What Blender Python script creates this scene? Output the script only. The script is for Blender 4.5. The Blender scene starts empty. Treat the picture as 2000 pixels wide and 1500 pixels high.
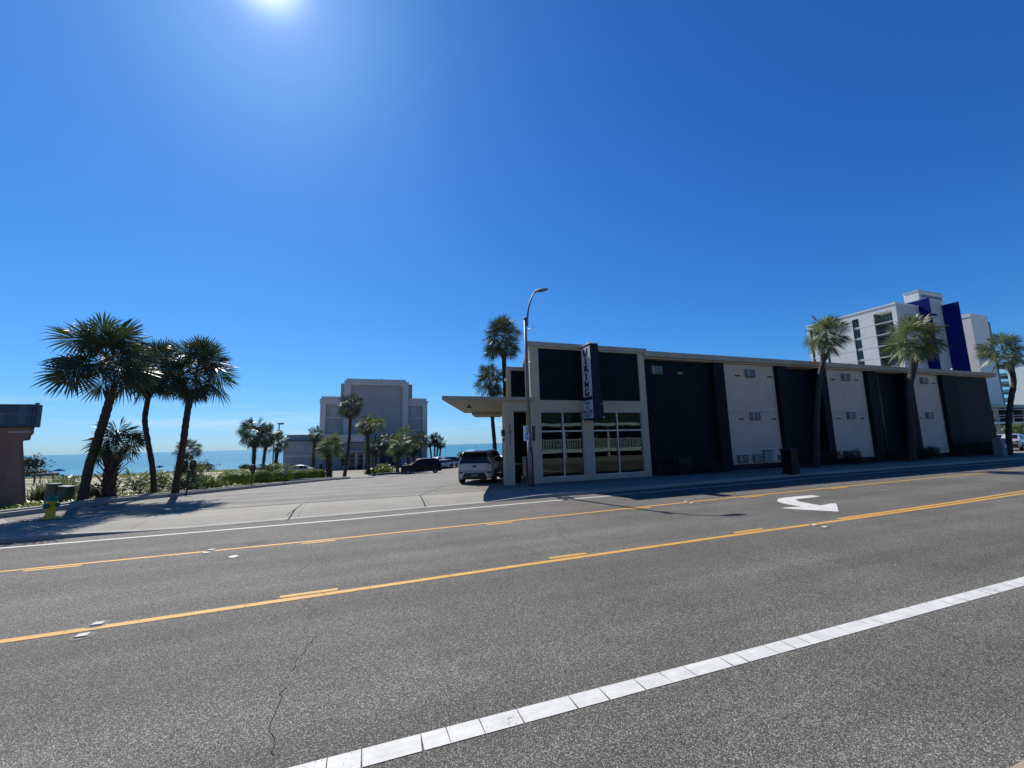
import bpy, math, random
import numpy as np
from math import sin, cos, pi, radians, atan, tan, sqrt, atan2
from mathutils import Vector, Matrix, noise

# ------------------------------------------------------------------ scene, camera, sky, sun
S = bpy.context.scene
COL = S.collection
# x runs along the street, y away from the viewer across it, z up. Pavement level is z = 0, the road is 0.12 lower.
F, ROLL, PITCH, EYE, YAW = 810.0, radians(1.5), atan(115/810), 1.8, radians(20.5)
SUN_AZ, SUN_EL = radians(-13.3), radians(48.4)

def _rz(x, y, z):
    return Vector((x*cos(YAW)+y*sin(YAW), -x*sin(YAW)+y*cos(YAW), z))
FW = _rz(0, cos(PITCH), sin(PITCH)); _u = _rz(0, -sin(PITCH), cos(PITCH)); _r = _rz(1, 0, 0)
RT = cos(ROLL)*_r - sin(ROLL)*_u; UP = sin(ROLL)*_r + cos(ROLL)*_u
EYEP = Vector((0, 0, EYE))
cam = bpy.data.cameras.new('camera'); cam.sensor_width = 36; cam.lens = F/2000*36
cam.clip_end = 60000; cam.clip_start = 0.05
co = bpy.data.objects.new('camera', cam); COL.objects.link(co)
co.matrix_world = Matrix((( RT.x, UP.x, -FW.x, 0), (RT.y, UP.y, -FW.y, 0), (RT.z, UP.z, -FW.z, EYE), (0, 0, 0, 1)))
S.camera = co

w = bpy.data.worlds.new('World'); S.world = w; w.use_nodes = True
nt = w.node_tree; nt.nodes.clear()
sky = nt.nodes.new('ShaderNodeTexSky'); sky.sky_type = 'NISHITA'; sky.sun_disc = False
sky.sun_elevation = SUN_EL; sky.sun_rotation = SUN_AZ
sky.altitude = 0; sky.air_density = 1.0; sky.dust_density = 0.3; sky.ozone_density = 10.0
K = 0.12   # sky strength; the curve below gives the deep saturated blue of the photograph's clear sky
bg = nt.nodes.new('ShaderNodeBackground'); bg.inputs['Strength'].default_value = K*.758
wo = nt.nodes.new('ShaderNodeOutputWorld')
sep = nt.nodes.new('ShaderNodeSeparateColor'); com = nt.nodes.new('ShaderNodeCombineColor'); nt.links.new(sky.outputs[0], sep.inputs[0])
def _m(op, a, b):
    n = nt.nodes.new('ShaderNodeMath'); n.operation = op
    for i, x in enumerate((a, b)):
        if hasattr(x, 'is_output'): nt.links.new(x, n.inputs[i])
        else: n.inputs[i].default_value = x
    return n.outputs[0]
for i, (a_, g_, b_) in enumerate(((1.55, 1.7, 2.0), (2.75, 1.6, 2.7), (2.45, 1.42, 1.45))):
    x_ = _m('MULTIPLY', sep.outputs[i], K)
    y_ = _m('DIVIDE', _m('MULTIPLY', _m('POWER', x_, g_), a_), _m('ADD', _m('MULTIPLY', x_, b_), 1.0))
    nt.links.new(_m('DIVIDE', y_, K), com.inputs[i])
# faint wisps of cloud low over the sea
tc = nt.nodes.new('ShaderNodeTexCoord'); mp = nt.nodes.new('ShaderNodeMapping'); mp.inputs['Scale'].default_value = (2.2, 2.2, 26)
cn = nt.nodes.new('ShaderNodeTexNoise'); cn.inputs['Scale'].default_value = 1.6; cn.inputs['Detail'].default_value = 7; cn.inputs['Roughness'].default_value = .6
nt.links.new(tc.outputs['Generated'], mp.inputs[0]); nt.links.new(mp.outputs[0], cn.inputs[0])
sz = nt.nodes.new('ShaderNodeSeparateXYZ'); nt.links.new(tc.outputs['Generated'], sz.inputs[0])
def _mr(x, a, b, c, d):
    n = nt.nodes.new('ShaderNodeMapRange'); nt.links.new(x, n.inputs[0])
    for i, v in enumerate((a, b, c, d)): n.inputs[i+1].default_value = v
    return n.outputs[0]
fac = _m('MULTIPLY', _m('MULTIPLY', _mr(cn.outputs[0], .50, .72, 0, .5), _mr(sz.outputs[2], .015, .04, 0, 1)), _mr(sz.outputs[2], .06, .13, 1, 0))
cm = nt.nodes.new('ShaderNodeMix'); cm.data_type = 'RGBA'; nt.links.new(fac, cm.inputs[0]); nt.links.new(com.outputs[0], cm.inputs[6]); cm.inputs[7].default_value = (6.2, 7.2, 8.0, 1)
# bright aureole of the sun, which stands just above the picture
SDV = (cos(SUN_EL)*sin(SUN_AZ), cos(SUN_EL)*cos(SUN_AZ), sin(SUN_EL))
vd = nt.nodes.new('ShaderNodeVectorMath'); vd.operation = 'DOT_PRODUCT'; nt.links.new(tc.outputs['Generated'], vd.inputs[0]); vd.inputs[1].default_value = SDV
dd0 = _m('MAXIMUM', vd.outputs['Value'], 0.0)
gl_ = _m('ADD', _m('MULTIPLY', _m('POWER', dd0, 1100.0), 10.0), _m('MULTIPLY', _m('POWER', dd0, 90.0), .5))
ad_ = nt.nodes.new('ShaderNodeMix'); ad_.data_type = 'RGBA'; ad_.blend_type = 'ADD'; ad_.inputs[0].default_value = 1; nt.links.new(cm.outputs[2], ad_.inputs[6])
gc_ = nt.nodes.new('ShaderNodeCombineColor')
for i in range(3): nt.links.new(gl_, gc_.inputs[i])
nt.links.new(gc_.outputs[0], ad_.inputs[7]); nt.links.new(ad_.outputs[2], bg.inputs[0]); nt.links.new(bg.outputs[0], wo.inputs[0])

sl = bpy.data.lights.new('sun', 'SUN'); sl.energy = 5.0; sl.angle = radians(0.5); sl.color = (1.0, 0.955, 0.89)
so = bpy.data.objects.new('sun', sl); COL.objects.link(so)
SD = Vector((cos(SUN_EL)*sin(SUN_AZ), cos(SUN_EL)*cos(SUN_AZ), sin(SUN_EL)))
so.rotation_euler = SD.to_track_quat('Z', 'Y').to_euler()
S.view_settings.view_transform = 'Standard'; S.view_settings.look = 'None'
S.view_settings.exposure = 0.4; S.view_settings.gamma = 1.0
S.cycles.max_bounces = 8; S.cycles.transparent_max_bounces = 16
S.cycles.use_denoising = True
S.cycles.sample_clamp_indirect = 6.0

# ------------------------------------------------------------------ helpers: measuring
ZP = ([-1e5, 20, 56, 88, 100, 118, 132, 158, 220, 1e5], [0, 0, -1.8, -2.3, -2.5, -3.0, -4.3, -5.3, -8, -8])
def tz(y): return float(np.interp(y, *ZP))
def ray(px, py): return FW*F + RT*(px-1000) + UP*(750-py)
def at(px, py, depth):
    d = ray(px, py); return EYEP + d*(depth/F)
def on_y(px, py, y):
    d = ray(px, py); return EYEP + d*(y/d.y)
def on_x(px, py, x):
    d = ray(px, py); return EYEP + d*(x/d.x)
def on_z(px, py, z=0.0):
    d = ray(px, py); return EYEP + d*((z-EYE)/d.z)
def ter(px, py):
    d = ray(px, py).normalized(); t = 1.0
    while t < 400:
        p = EYEP + d*t
        if p.z < tz(p.y): return p
        t += .05
    return p
def dep(p): return (Vector(p)-EYEP).dot(FW)

# ------------------------------------------------------------------ helpers: objects
def tag(o, label=None, cat=None, group=None, kind=None):
    if label: o['label'] = label
    if cat: o['category'] = cat
    if group: o['group'] = group
    if kind: o['kind'] = kind
    return o
def thing(name, label, cat, loc=(0, 0, 0), rz=0.0, group=None):
    o = bpy.data.objects.new(name, None); COL.objects.link(o)
    o.location = loc; o.rotation_euler = (0, 0, rz); o.empty_display_size = .2
    return tag(o, label, cat, group)
def worldloc(o):
    v = Vector((0, 0, 0))
    while o is not None: v += Vector(o.location); o = o.parent
    return v

class MB:
    def __init__(s): s.v = []; s.f = []; s.sm = []
    def add(s, vs, fs, smooth=False):
        n = len(s.v); s.v += [tuple(p) for p in vs]; s.f += [tuple(n+i for i in f) for f in fs]; s.sm += [smooth]*len(fs); return s
    def quad(s, a, b, c, d): return s.add([a, b, c, d], [(0, 1, 2, 3)])
    def box(s, x0, x1, y0, y1, z0, z1, bev=0.0):
        if x1 < x0: x0, x1 = x1, x0
        if y1 < y0: y0, y1 = y1, y0
        if z1 < z0: z0, z1 = z1, z0
        if bev <= 0:
            vs = [(x, y, z) for z in (z0, z1) for x, y in ((x0, y0), (x1, y0), (x1, y1), (x0, y1))]
            return s.add(vs, [(3, 2, 1, 0), (4, 5, 6, 7), (0, 1, 5, 4), (1, 2, 6, 5), (2, 3, 7, 6), (3, 0, 4, 7)])
        b = min(bev, (x1-x0)*.45, (y1-y0)*.45, (z1-z0)*.45)
        def ring(i, z): return [(x0+i+(b-i)*a, y0+i+(b-i)*c, z) for a, c in ()] 
        rings = []
        for z, i in ((z0, b), (z0+b, 0), (z1-b, 0), (z1, b)):
            k = b
            if i: pts = [(x0+k, y0+k), (x0+k, y0+k), (x1-k, y0+k), (x1-k, y0+k), (x1-k, y1-k), (x1-k, y1-k), (x0+k, y1-k), (x0+k, y1-k)]
            else: pts = [(x0, y0+k), (x0+k, y0), (x1-k, y0), (x1, y0+k), (x1, y1-k), (x1-k, y1), (x0+k, y1), (x0, y1-k)]
            if i: pts = [(x0+k, y0+k), (x1-k, y0+k), (x1-k, y1-k), (x0+k, y1-k)]
            rings.append([(p[0], p[1], z) for p in pts])
        A, B, C_, D = rings
        n = len(s.v); s.v += A+B+C_+D
        a, bb, c, d = n, n+4, n+12, n+20
        fs = [(a+3, a+2, a+1, a), (d, d+1, d+2, d+3)]
        for k in range(8): fs.append((bb+k, bb+(k+1) % 8, c+(k+1) % 8, c+k))
        idx = [(7, 0, 0), (1, 2, 1), (3, 4, 2), (5, 6, 3)]
        for k in range(4):
            fs.append((a+k, a+(k+1) % 4, bb+(2*k+2) % 8, bb+(2*k+1) % 8))
            fs.append((a+k, bb+(2*k+1) % 8, bb+(2*k) % 8))
            fs.append((d+(k+1) % 4, d+k, c+(2*k+1) % 8, c+(2*k+2) % 8))
            fs.append((d+k, c+(2*k) % 8, c+(2*k+1) % 8))
        s.f += fs; s.sm += [False]*len(fs); return s
    def prism(s, poly, z0, z1):
        n = len(poly)
        vs = [(p[0], p[1], z0) for p in poly]+[(p[0], p[1], z1) for p in poly]
        fs = [tuple(range(n-1, -1, -1)), tuple(range(n, 2*n))]+[(i, (i+1) % n, n+(i+1) % n, n+i) for i in range(n)]
        return s.add(vs, fs)
    def extrude(s, poly, d):
        n = len(poly); d = Vector(d)
        vs = [tuple(p) for p in poly]+[tuple(Vector(p)+d) for p in poly]
        fs = [tuple(range(n-1, -1, -1)), tuple(range(n, 2*n))]+[(i, (i+1) % n, n+(i+1) % n, n+i) for i in range(n)]
        return s.add(vs, fs)
    def tube(s, path, rad, n=10, caps=True, smooth=True):
        path = [Vector(p) for p in path]
        if not hasattr(rad, '__len__'): rad = [rad]*len(path)
        ref = Vector((0.31, 0.27, 0.91)); vs = []
        for i, p in enumerate(path):
            t = (path[min(i+1, len(path)-1)]-path[max(i-1, 0)]).normalized()
            if i == 0:
                a = t.cross(Vector((0, 1, 0)) if abs(t.y) < .9 else Vector((1, 0, 0))).normalized()
            else:
                a = (a - t*a.dot(t)).normalized()
            b = t.cross(a)
            for k in range(n):
                q = 2*pi*k/n; vs.append(p+(a*cos(q)+b*sin(q))*rad[i])
        fs = []
        for i in range(len(path)-1):
            for k in range(n):
                fs.append((i*n+k, i*n+(k+1) % n, (i+1)*n+(k+1) % n, (i+1)*n+k))
        s.add(vs, fs, smooth)
        if caps:
            m = len(s.v)-len(vs)
            s.f += [tuple(m+k for k in range(n-1, -1, -1)), tuple(m+(len(path)-1)*n+k for k in range(n))]; s.sm += [False, False]
        return s
    def lathe(s, prof, cx, cy, n=20, smooth=True):
        vs = [(cx+r*cos(2*pi*k/n), cy+r*sin(2*pi*k/n), z) for r, z in prof for k in range(n)]
        fs = [(i*n+k, i*n+(k+1) % n, (i+1)*n+(k+1) % n, (i+1)*n+k) for i in range(len(prof)-1) for k in range(n)]
        return s.add(vs, fs, smooth)
    def sphere(s, c, r, n=12, m=8):
        r = r if hasattr(r, '__len__') else (r, r, r)
        vs = [(c[0]+r[0]*sin(pi*j/m)*cos(2*pi*k/n), c[1]+r[1]*sin(pi*j/m)*sin(2*pi*k/n), c[2]+r[2]*cos(pi*j/m)) for j in range(m+1) for k in range(n)]
        fs = [(j*n+k, (j+1)*n+k, (j+1)*n+(k+1) % n, j*n+(k+1) % n) for j in range(m) for k in range(n)]
        return s.add(vs, fs, True)
    def build(s, name, mat, parent=None, label=None, local=False):
        me = bpy.data.meshes.new(name); off = Vector((0, 0, 0))
        if parent is not None and not local: off = worldloc(parent)
        me.from_pydata([(x-off.x, y-off.y, z-off.z) for x, y, z in s.v], [], s.f)
        me.polygons.foreach_set('use_smooth', s.sm)
        me.materials.append(mat); me.update()
        o = bpy.data.objects.new(name, me); COL.objects.link(o)
        if parent is not None: o.parent = parent
        if label: o['label'] = label
        return o
def struct(name, mb, mat):
    return tag(mb.build(name, mat), kind='structure')

def text(s, size, mat, parent, org, xd, yd, name, depth=.006, align='CENTER', squash=1.0):
    cu = bpy.data.curves.new(name, 'FONT'); cu.body = s; cu.size = size; cu.align_x = align; cu.extrude = depth; cu.space_line = .95
    o = bpy.data.objects.new(name, cu); COL.objects.link(o)
    dg = bpy.context.evaluated_depsgraph_get(); me = bpy.data.meshes.new_from_object(o.evaluated_get(dg))
    bpy.data.objects.remove(o); bpy.data.curves.remove(cu)
    xd = Vector(xd).normalized(); yd = Vector(yd).normalized(); zd = xd.cross(yd); off = worldloc(parent) if parent else Vector((0, 0, 0))
    org = Vector(org)
    for v in me.vertices:
        c = v.co; v.co = org + xd*c.x*squash + yd*c.y + zd*c.z - off
    me.materials.clear(); me.materials.append(mat); me.name = name
    r = bpy.data.objects.new(name, me); COL.objects.link(r); r.parent = parent
    return r

# ------------------------------------------------------------------ helpers: materials
def newmat(name):
    m = bpy.data.materials.new(name); m.use_nodes = True
    return m, m.node_tree, m.node_tree.nodes['Principled BSDF']
def N(t, kind, **kw):
    n = t.nodes.new(kind)
    for k, v in kw.items():
        if k in n.inputs: n.inputs[k].default_value = v
        else: setattr(n, k, v)
    return n
def ramp(t, fac, stops):
    r = t.nodes.new('ShaderNodeValToRGB'); e = r.color_ramp.elements
    while len(e) < len(stops): e.new(.5)
    for i, (p, c) in enumerate(stops):
        e[i].position = p; e[i].color = (c, c, c, 1) if not hasattr(c, '__len__') else (*c, 1)
    t.links.new(fac, r.inputs[0]); return r.outputs[0]
def mulc(t, a, b):
    m = t.nodes.new('ShaderNodeMix'); m.data_type = 'RGBA'; m.blend_type = 'MULTIPLY'; m.inputs[0].default_value = 1
    for i, x in ((6, a), (7, b)):
        if hasattr(x, 'is_output'): t.links.new(x, m.inputs[i])
        else: m.inputs[i].default_value = (*x, 1)
    return m.outputs[2]
def mixc(t, f, a, b):
    m = t.nodes.new('ShaderNodeMix'); m.data_type = 'RGBA'
    t.links.new(f, m.inputs[0])
    for i, x in ((6, a), (7, b)):
        if hasattr(x, 'is_output'): t.links.new(x, m.inputs[i])
        else: m.inputs[i].default_value = (*x, 1)
    return m.outputs[2]
def pos(t, sc=(1, 1, 1), rot=(0, 0, 0)):
    g = t.nodes.new('ShaderNodeNewGeometry'); m = t.nodes.new('ShaderNodeMapping')
    m.inputs['Scale'].default_value = sc; m.inputs['Rotation'].default_value = rot
    t.links.new(g.outputs['Position'], m.inputs[0]); return m.outputs[0]
def noi(t, vec, scale, detail=4, rough=.6, dist=0):
    n = N(t, 'ShaderNodeTexNoise', Scale=scale, Detail=detail, Roughness=rough, Distortion=dist); t.links.new(vec, n.inputs['Vector']); return n.outputs[0]
def bump(t, b, h, strength=.2, dist=.01):
    n = N(t, 'ShaderNodeBump', Strength=strength, Distance=dist); t.links.new(h, n.inputs['Height']); t.links.new(n.outputs[0], b.inputs['Normal']); return n
def M(name, col, rough=.6, var=.12, vs=1.5, grime=.0, bs=0, bscale=60, metal=0, spec=.5, coat=0):
    m, t, b = newmat(name)
    p = pos(t)
    c = mulc(t, ramp(t, noi(t, p, vs, 6), [(.3, 1-var), (.7, 1+var*.4)]), col)
    if grime:
        ps = pos(t, (1.3, 1.3, .25))
        c = mulc(t, c, ramp(t, noi(t, ps, 2.2, 8, .7), [(.42, 1-grime), (.6, 1.0)]))
    t.links.new(c, b.inputs['Base Color'])
    b.inputs['Roughness'].default_value = rough; b.inputs['Metallic'].default_value = metal
    b.inputs['Specular IOR Level'].default_value = spec
    b.inputs['Coat Weight'].default_value = coat; b.inputs['Coat Roughness'].default_value = .04
    if bs: bump(t, b, noi(t, p, bscale, 5, .7), bs, .01)
    return m
def paintmat(name, col, wear=.45):
    m, t, b = newmat(name); p = pos(t)
    c = mulc(t, ramp(t, noi(t, p, 5, 6, .7), [(.3, .80), (.7, 1.05)]), col)
    c = mulc(t, c, ramp(t, noi(t, pos(t, (.6, 6, 1)), 4, 5, .7), [(.35, .86), (.6, 1.0)]))
    hi = noi(t, p, 55, 6, .75); lo = noi(t, p, 1.7, 5, .6)
    ad = N(t, 'ShaderNodeMath', operation='MULTIPLY_ADD'); t.links.new(lo, ad.inputs[0]); ad.inputs[1].default_value = .55; t.links.new(hi, ad.inputs[2])
    c = mixc(t, ramp(t, ad.outputs[0], [(wear+.12, 0), (wear+.17, 1)]), (.10, .098, .09), c)
    t.links.new(c, b.inputs['Base Color']); b.inputs['Roughness'].default_value = .7
    bump(t, b, noi(t, p, 110, 4), .35, .004); return m
def brickmat(name, col, mortar, bw=.3, bh=.075, rough=.5, bs=.6):
    m, t, b = newmat(name)
    p = pos(t)
    sx = N(t, 'ShaderNodeSeparateXYZ'); t.links.new(p, sx.inputs[0])
    ad = N(t, 'ShaderNodeMath', operation='ADD'); t.links.new(sx.outputs[0], ad.inputs[0]); t.links.new(sx.outputs[1], ad.inputs[1])
    cb = N(t, 'ShaderNodeCombineXYZ'); t.links.new(ad.outputs[0], cb.inputs[0]); t.links.new(sx.outputs[2], cb.inputs[1])
    br = N(t, 'ShaderNodeTexBrick', Scale=1.0); br.inputs['Brick Width'].default_value = bw; br.inputs['Row Height'].default_value = bh
    br.inputs['Mortar Size'].default_value = .008; br.inputs['Mortar Smooth'].default_value = .4
    br.inputs['Color1'].default_value = (*col, 1); br.inputs['Color2'].default_value = (*[c*.75 for c in col], 1); br.inputs['Mortar'].default_value = (*mortar, 1)
    t.links.new(cb.outputs[0], br.inputs[0])
    t.links.new(mulc(t, br.outputs[0], ramp(t, noi(t, p, 1.2, 7, .7), [(.3, .7), (.7, 1.25)])), b.inputs['Base Color'])
    b.inputs['Roughness'].default_value = rough; b.inputs['Specular IOR Level'].default_value = .12
    mx = N(t, 'ShaderNodeMath', operation='SUBTRACT'); mx.inputs[0].default_value = 1.0; t.links.new(br.outputs['Fac'], mx.inputs[1])
    ad2 = N(t, 'ShaderNodeMath', operation='MULTIPLY_ADD'); t.links.new(noi(t, p, 35, 4), ad2.inputs[0]); ad2.inputs[1].default_value = .5; t.links.new(mx.outputs[0], ad2.inputs[2])
    bump(t, b, ad2.outputs[0], bs, .012)
    return m
def asphaltmat(name, lo, hi, lanes=True):
    m, t, b = newmat(name)
    p = pos(t)
    vo = N(t, 'ShaderNodeTexVoronoi', Scale=190.0); t.links.new(p, vo.inputs['Vector'])
    hv = N(t, 'ShaderNodeSeparateColor'); t.links.new(vo.outputs['Color'], hv.inputs[0])
    c = ramp(t, hv.outputs[0], [(0, [x*.40 for x in lo]), (.45, lo), (.82, hi), (.96, [x*2.4 for x in hi])])
    c = mulc(t, c, ramp(t, noi(t, p, 240, 2), [(.3, .75), (.7, 1.25)]))
    c = mulc(t, c, ramp(t, noi(t, p, .35, 6, .65), [(.3, .80), (.7, 1.12)]))
    c = mulc(t, c, ramp(t, noi(t, pos(t, (.12, 1.6, 1)), 1.1, 5, .6), [(.3, .80), (.7, 1.12)]))
    c = mulc(t, c, ramp(t, noi(t, pos(t, (.03, .75, 1)), 1.3, 4, .55), [(.35, .84), (.62, 1.08)]))
    vc = N(t, 'ShaderNodeTexVoronoi', Scale=.42, feature='DISTANCE_TO_EDGE'); 
    nd = N(t, 'ShaderNodeTexNoise', Scale=2.0, Detail=6.0); t.links.new(p, nd.inputs['Vector'])
    vm = N(t, 'ShaderNodeVectorMath', operation='MULTIPLY_ADD'); t.links.new(nd.outputs['Color'], vm.inputs[0]); vm.inputs[1].default_value = (.6, .6, 0); t.links.new(p, vm.inputs[2])
    t.links.new(vm.outputs[0], vc.inputs['Vector'])
    ck = ramp(t, vc.outputs['Distance'], [(0, 0.0), (.006, 1.0)])
    mk = ramp(t, noi(t, p, .3, 3), [(.5, 1.0), (.62, 0.0)])
    mm = N(t, 'ShaderNodeMath', operation='MAXIMUM'); t.links.new(ck, mm.inputs[0]); t.links.new(mk, mm.inputs[1])
    c = mulc(t, c, ramp(t, mm.outputs[0], [(0, .62), (1, 1.0)]))
    # oil drips
    c = mulc(t, c, ramp(t, noi(t, pos(t, (.8, .8, .8)), 3.1, 3, .5), [(.72, 1.0), (.78, .72)]))
    t.links.new(c, b.inputs['Base Color'])
    b.inputs['Roughness'].default_value = .78; b.inputs['Specular IOR Level'].default_value = .22
    bump(t, b, hv.outputs[0], .5, .004)
    return m
def concmat(name, col, jx=1.5, jy=1.5, joint=.55, ox=0, oy=0):
    m, t, b = newmat(name)
    p = pos(t)
    c = mulc(t, ramp(t, noi(t, p, .8, 8, .7), [(.3, .82), (.7, 1.08)]), col)
    c = mulc(t, c, ramp(t, noi(t, p, 60, 3), [(.3, .88), (.7, 1.1)]))
    c = mulc(t, c, ramp(t, noi(t, p, 5, 5, .7), [(.35, .9), (.55, 1.0)]))
    if jx:
        mp = N(t, 'ShaderNodeMapping'); mp.inputs['Location'].default_value = (ox, oy, 0); t.links.new(p, mp.inputs[0])
        br = N(t, 'ShaderNodeTexBrick', Scale=1.0, offset=0.0); br.inputs['Brick Width'].default_value = jx; br.inputs['Row Height'].default_value = jy
        br.inputs['Mortar Size'].default_value = .012; br.inputs['Color1'].default_value = (1, 1, 1, 1); br.inputs['Color2'].default_value = (.95, .95, .95, 1); br.inputs['Mortar'].default_value = (joint,)*3+(1,)
        t.links.new(mp.outputs[0], br.inputs[0]); c = mulc(t, c, br.outputs[0])
    t.links.new(c, b.inputs['Base Color']); b.inputs['Roughness'].default_value = .85
    bump(t, b, noi(t, p, 120, 4), .25, .004)
    return m
def leafmat(name, col, trans=.3, rough=.42, var=.35, tcol=None, vs=9):
    m, t, b = newmat(name)
    p = pos(t)
    c = mulc(t, ramp(t, noi(t, p, vs, 3), [(.3, 1-var), (.7, 1+var)]), col)
    t.links.new(c, b.inputs['Base Color']); b.inputs['Roughness'].default_value = rough
    tr = N(t, 'ShaderNodeBsdfTranslucent'); tr.inputs[0].default_value = (*(tcol or [x*1.9 for x in col]), 1)
    mx = N(t, 'ShaderNodeMixShader'); mx.inputs[0].default_value = trans
    o = t.nodes['Material Output']; t.links.new(b.outputs[0], mx.inputs[1]); t.links.new(tr.outputs[0], mx.inputs[2]); t.links.new(mx.outputs[0], o.inputs[0])
    return m
def glassmat(name, tint=(.34, .42, .39), wob=.035, rough=.01):
    m, t, b = newmat(name); t.nodes.remove(b)
    tr = N(t, 'ShaderNodeBsdfTransparent'); tr.inputs[0].default_value = (*tint, 1)
    gl = N(t, 'ShaderNodeBsdfGlossy'); gl.inputs['Color'].default_value = (.80, 1.0, .97, 1); gl.inputs['Roughness'].default_value = rough
    fr = N(t, 'ShaderNodeFresnel', IOR=1.62)
    bp = N(t, 'ShaderNodeBump', Strength=wob, Distance=.05); t.links.new(noi(t, pos(t), .9, 1), bp.inputs['Height']); t.links.new(bp.outputs[0], gl.inputs['Normal'])
    mx = N(t, 'ShaderNodeMixShader'); t.links.new(fr.outputs[0], mx.inputs[0]); t.links.new(tr.outputs[0], mx.inputs[1]); t.links.new(gl.outputs[0], mx.inputs[2])
    t.links.new(mx.outputs[0], t.nodes['Material Output'].inputs[0])
    return m

m_road = asphaltmat('road_asphalt', (.070, .066, .057), (.165, .157, .135))
m_lot = asphaltmat('lot_asphalt', (.146, .138, .115), (.22, .209, .178))
m_strip = concmat('driveway_concrete', (.235, .223, .18), 3.7, 30, .5, ox=-2.2)
m_walk = concmat('pavement_concrete', (.235, .228, .195), 1.5, 30, .6)
m_kerb = concmat('kerb_concrete', (.32, .31, .285), 0)
m_white = paintmat('white_road_paint', (.56, .56, .52))
m_yel = paintmat('yellow_road_paint', (.54, .285, .045))
m_crack = M('crack_dirt', (.02, .02, .02), .95)
m_cream = M('cream_stucco', (.50, .42, .30), .9, .06, .8, .05, .4, 45, spec=.2)
m_creamp = M('cream_panel_paint', (.58, .475, .37), .9, .07, .7, .05, .3, 30, spec=.2)
m_fascia = M('painted_fascia', (.42, .35, .27), .7, .12, 1.5, .12, spec=.25)
m_canopy = M('sunlit_canopy_cream', (.36, .34, .29), .9, .06, .8, .06, .3, 40, spec=.2)  # lit copy of the wall cream; sunlight decides its separate colour
m_brick = brickmat('navy_painted_brick', (.006, .0105, .017), (.017, .024, .032), rough=.65)
m_brick2 = brickmat('paler_navy_brick', (.022, .030, .031), (.035, .043, .045), rough=.7)  # paler mix than the brick of the other bays
m_navy = M('navy_paint', (.007, .010, .028), .6, .2, 3, spec=.25)
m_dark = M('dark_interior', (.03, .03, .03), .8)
m_alu = M('aluminium', (.42, .43, .42), .4, .06, 5, metal=.4)
m_steel = M('galvanised_steel', (.17, .17, .165), .55, .15, 6, metal=.3)
m_black = M('black_metal', (.015, .015, .016), .5, .2, 8)
m_whitep = M('white_plastic', (.75, .75, .73), .4, .05)
m_grille = M('grille_dark', (.018, .018, .02), .6)
m_acb = M('air_conditioner_beige', (.22, .22, .20), .7)
m_glass = glassmat('window_glass')
m_roofgrey = M('roof_membrane', (.3, .3, .29), .9)
m_trunk = M('palm_bark', (.052, .040, .030), .95, .45, 12, 0, .9, 26)
m_boot = M('palm_boots', (.075, .058, .04), .9, .4, 14, 0, .5, 30)
m_leaf = leafmat('palm_leaf', (.030, .046, .016), .20, .40)
m_leaf2 = leafmat('palm_leaf_pale', (.070, .094, .030), .28, .5)
m_dead = leafmat('dead_palm_leaf', (.075, .058, .038), .15, .7)
m_pet = M('palm_stalk', (.09, .11, .04), .5)
m_hedge = leafmat('hedge_leaf', (.105, .155, .014), .25, .6)
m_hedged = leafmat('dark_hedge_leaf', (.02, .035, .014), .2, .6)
m_shrub = leafmat('shrub_leaf', (.11, .14, .035), .35, .45)
m_shrubg = leafmat('grey_green_leaf', (.11, .135, .06), .3, .45)
m_core = M('shrub_shade', (.02, .024, .012), .95)
m_wood = M('stem_wood', (.09, .07, .05), .9)

# ------------------------------------------------------------------ ground, sea, road
def kerb_y(x): return 13.0+.045*(min(max(x, -40), 19)+7)
BED = [(-40, 12.96), (-12.2, 12.96), (-10.8, 15.2), (-9.75, 16.95), (-9.1, 17.95), (-8.53, 19.5), (-7.6, 21.2), (-6.9, 23.2), (-6.1, 26.0), (-5.1, 30.0), (-3.9, 34.0), (-2.5, 38.0), (-.6, 42.0)]
def bed_x(y):
    return float(np.interp(y, [p[1] for p in BED[1:]], [p[0] for p in BED[1:]]))

rng = random.Random(5)
def lotx(y):
    if y < 42: return bed_x(y)
    if y < 44: return bed_x(42)-(y-42)*5
    return -12-(y-44)*.25 if y < 60 else -16
gm = MB(); xs = [-4000, -1500, -600, -300, -200, -150, -120, -100]+[-90+i*2 for i in range(70)]+[55, 65, 80, 120, 200, 400, 1500, 4000]
ys = [-400, -60, -3, 1.3, 13.2, 15]+[17+i*1.5 for i in range(70)]+[124, 128, 132, 140, 150, 160, 190, 220, 400]
ng = len(gm.v)
for y in ys:
    for x in xs:
        z = tz(y)-.02
        if y < 14: z = -.18
        elif y < 150:
            on_lot = x > lotx(y)-1.5
            if y <= 17: z = -.16 if x > -9 or y < 13.5 else -.04
            elif on_lot: z -= .12
            else: z += .22*noise.noise(Vector((x*.13, y*.16, 1)))+.10*noise.noise(Vector((x*.5, y*.6, 4)))
            if y > 96 and y < 122 and not on_lot: z += .35*noise.noise(Vector((x*.12, y*.2, 7)))
        gm.v.append((x, y, z))
nx = len(xs)
for j in range(len(ys)-1):
    for i in range(nx-1):
        gm.f.append((j*nx+i, j*nx+i+1, (j+1)*nx+i+1, (j+1)*nx+i)); gm.sm.append(True)
m_sand, t, b = newmat('sand')
p = pos(t)
c = mixc(t, ramp(t, noi(t, p, .28, 7, .65), [(.44, 0), (.56, 1)]), (.40, .345, .25), (.20, .19, .095))
c = mulc(t, c, ramp(t, noi(t, p, 9, 6, .8), [(.3, .72), (.65, 1.1)]))
t.links.new(c, b.inputs['Base Color']); b.inputs['Roughness'].default_value = .95
bump(t, b, noi(t, p, 6, 6, .7), .9, .05)
struct('ground', gm, m_sand)

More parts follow.
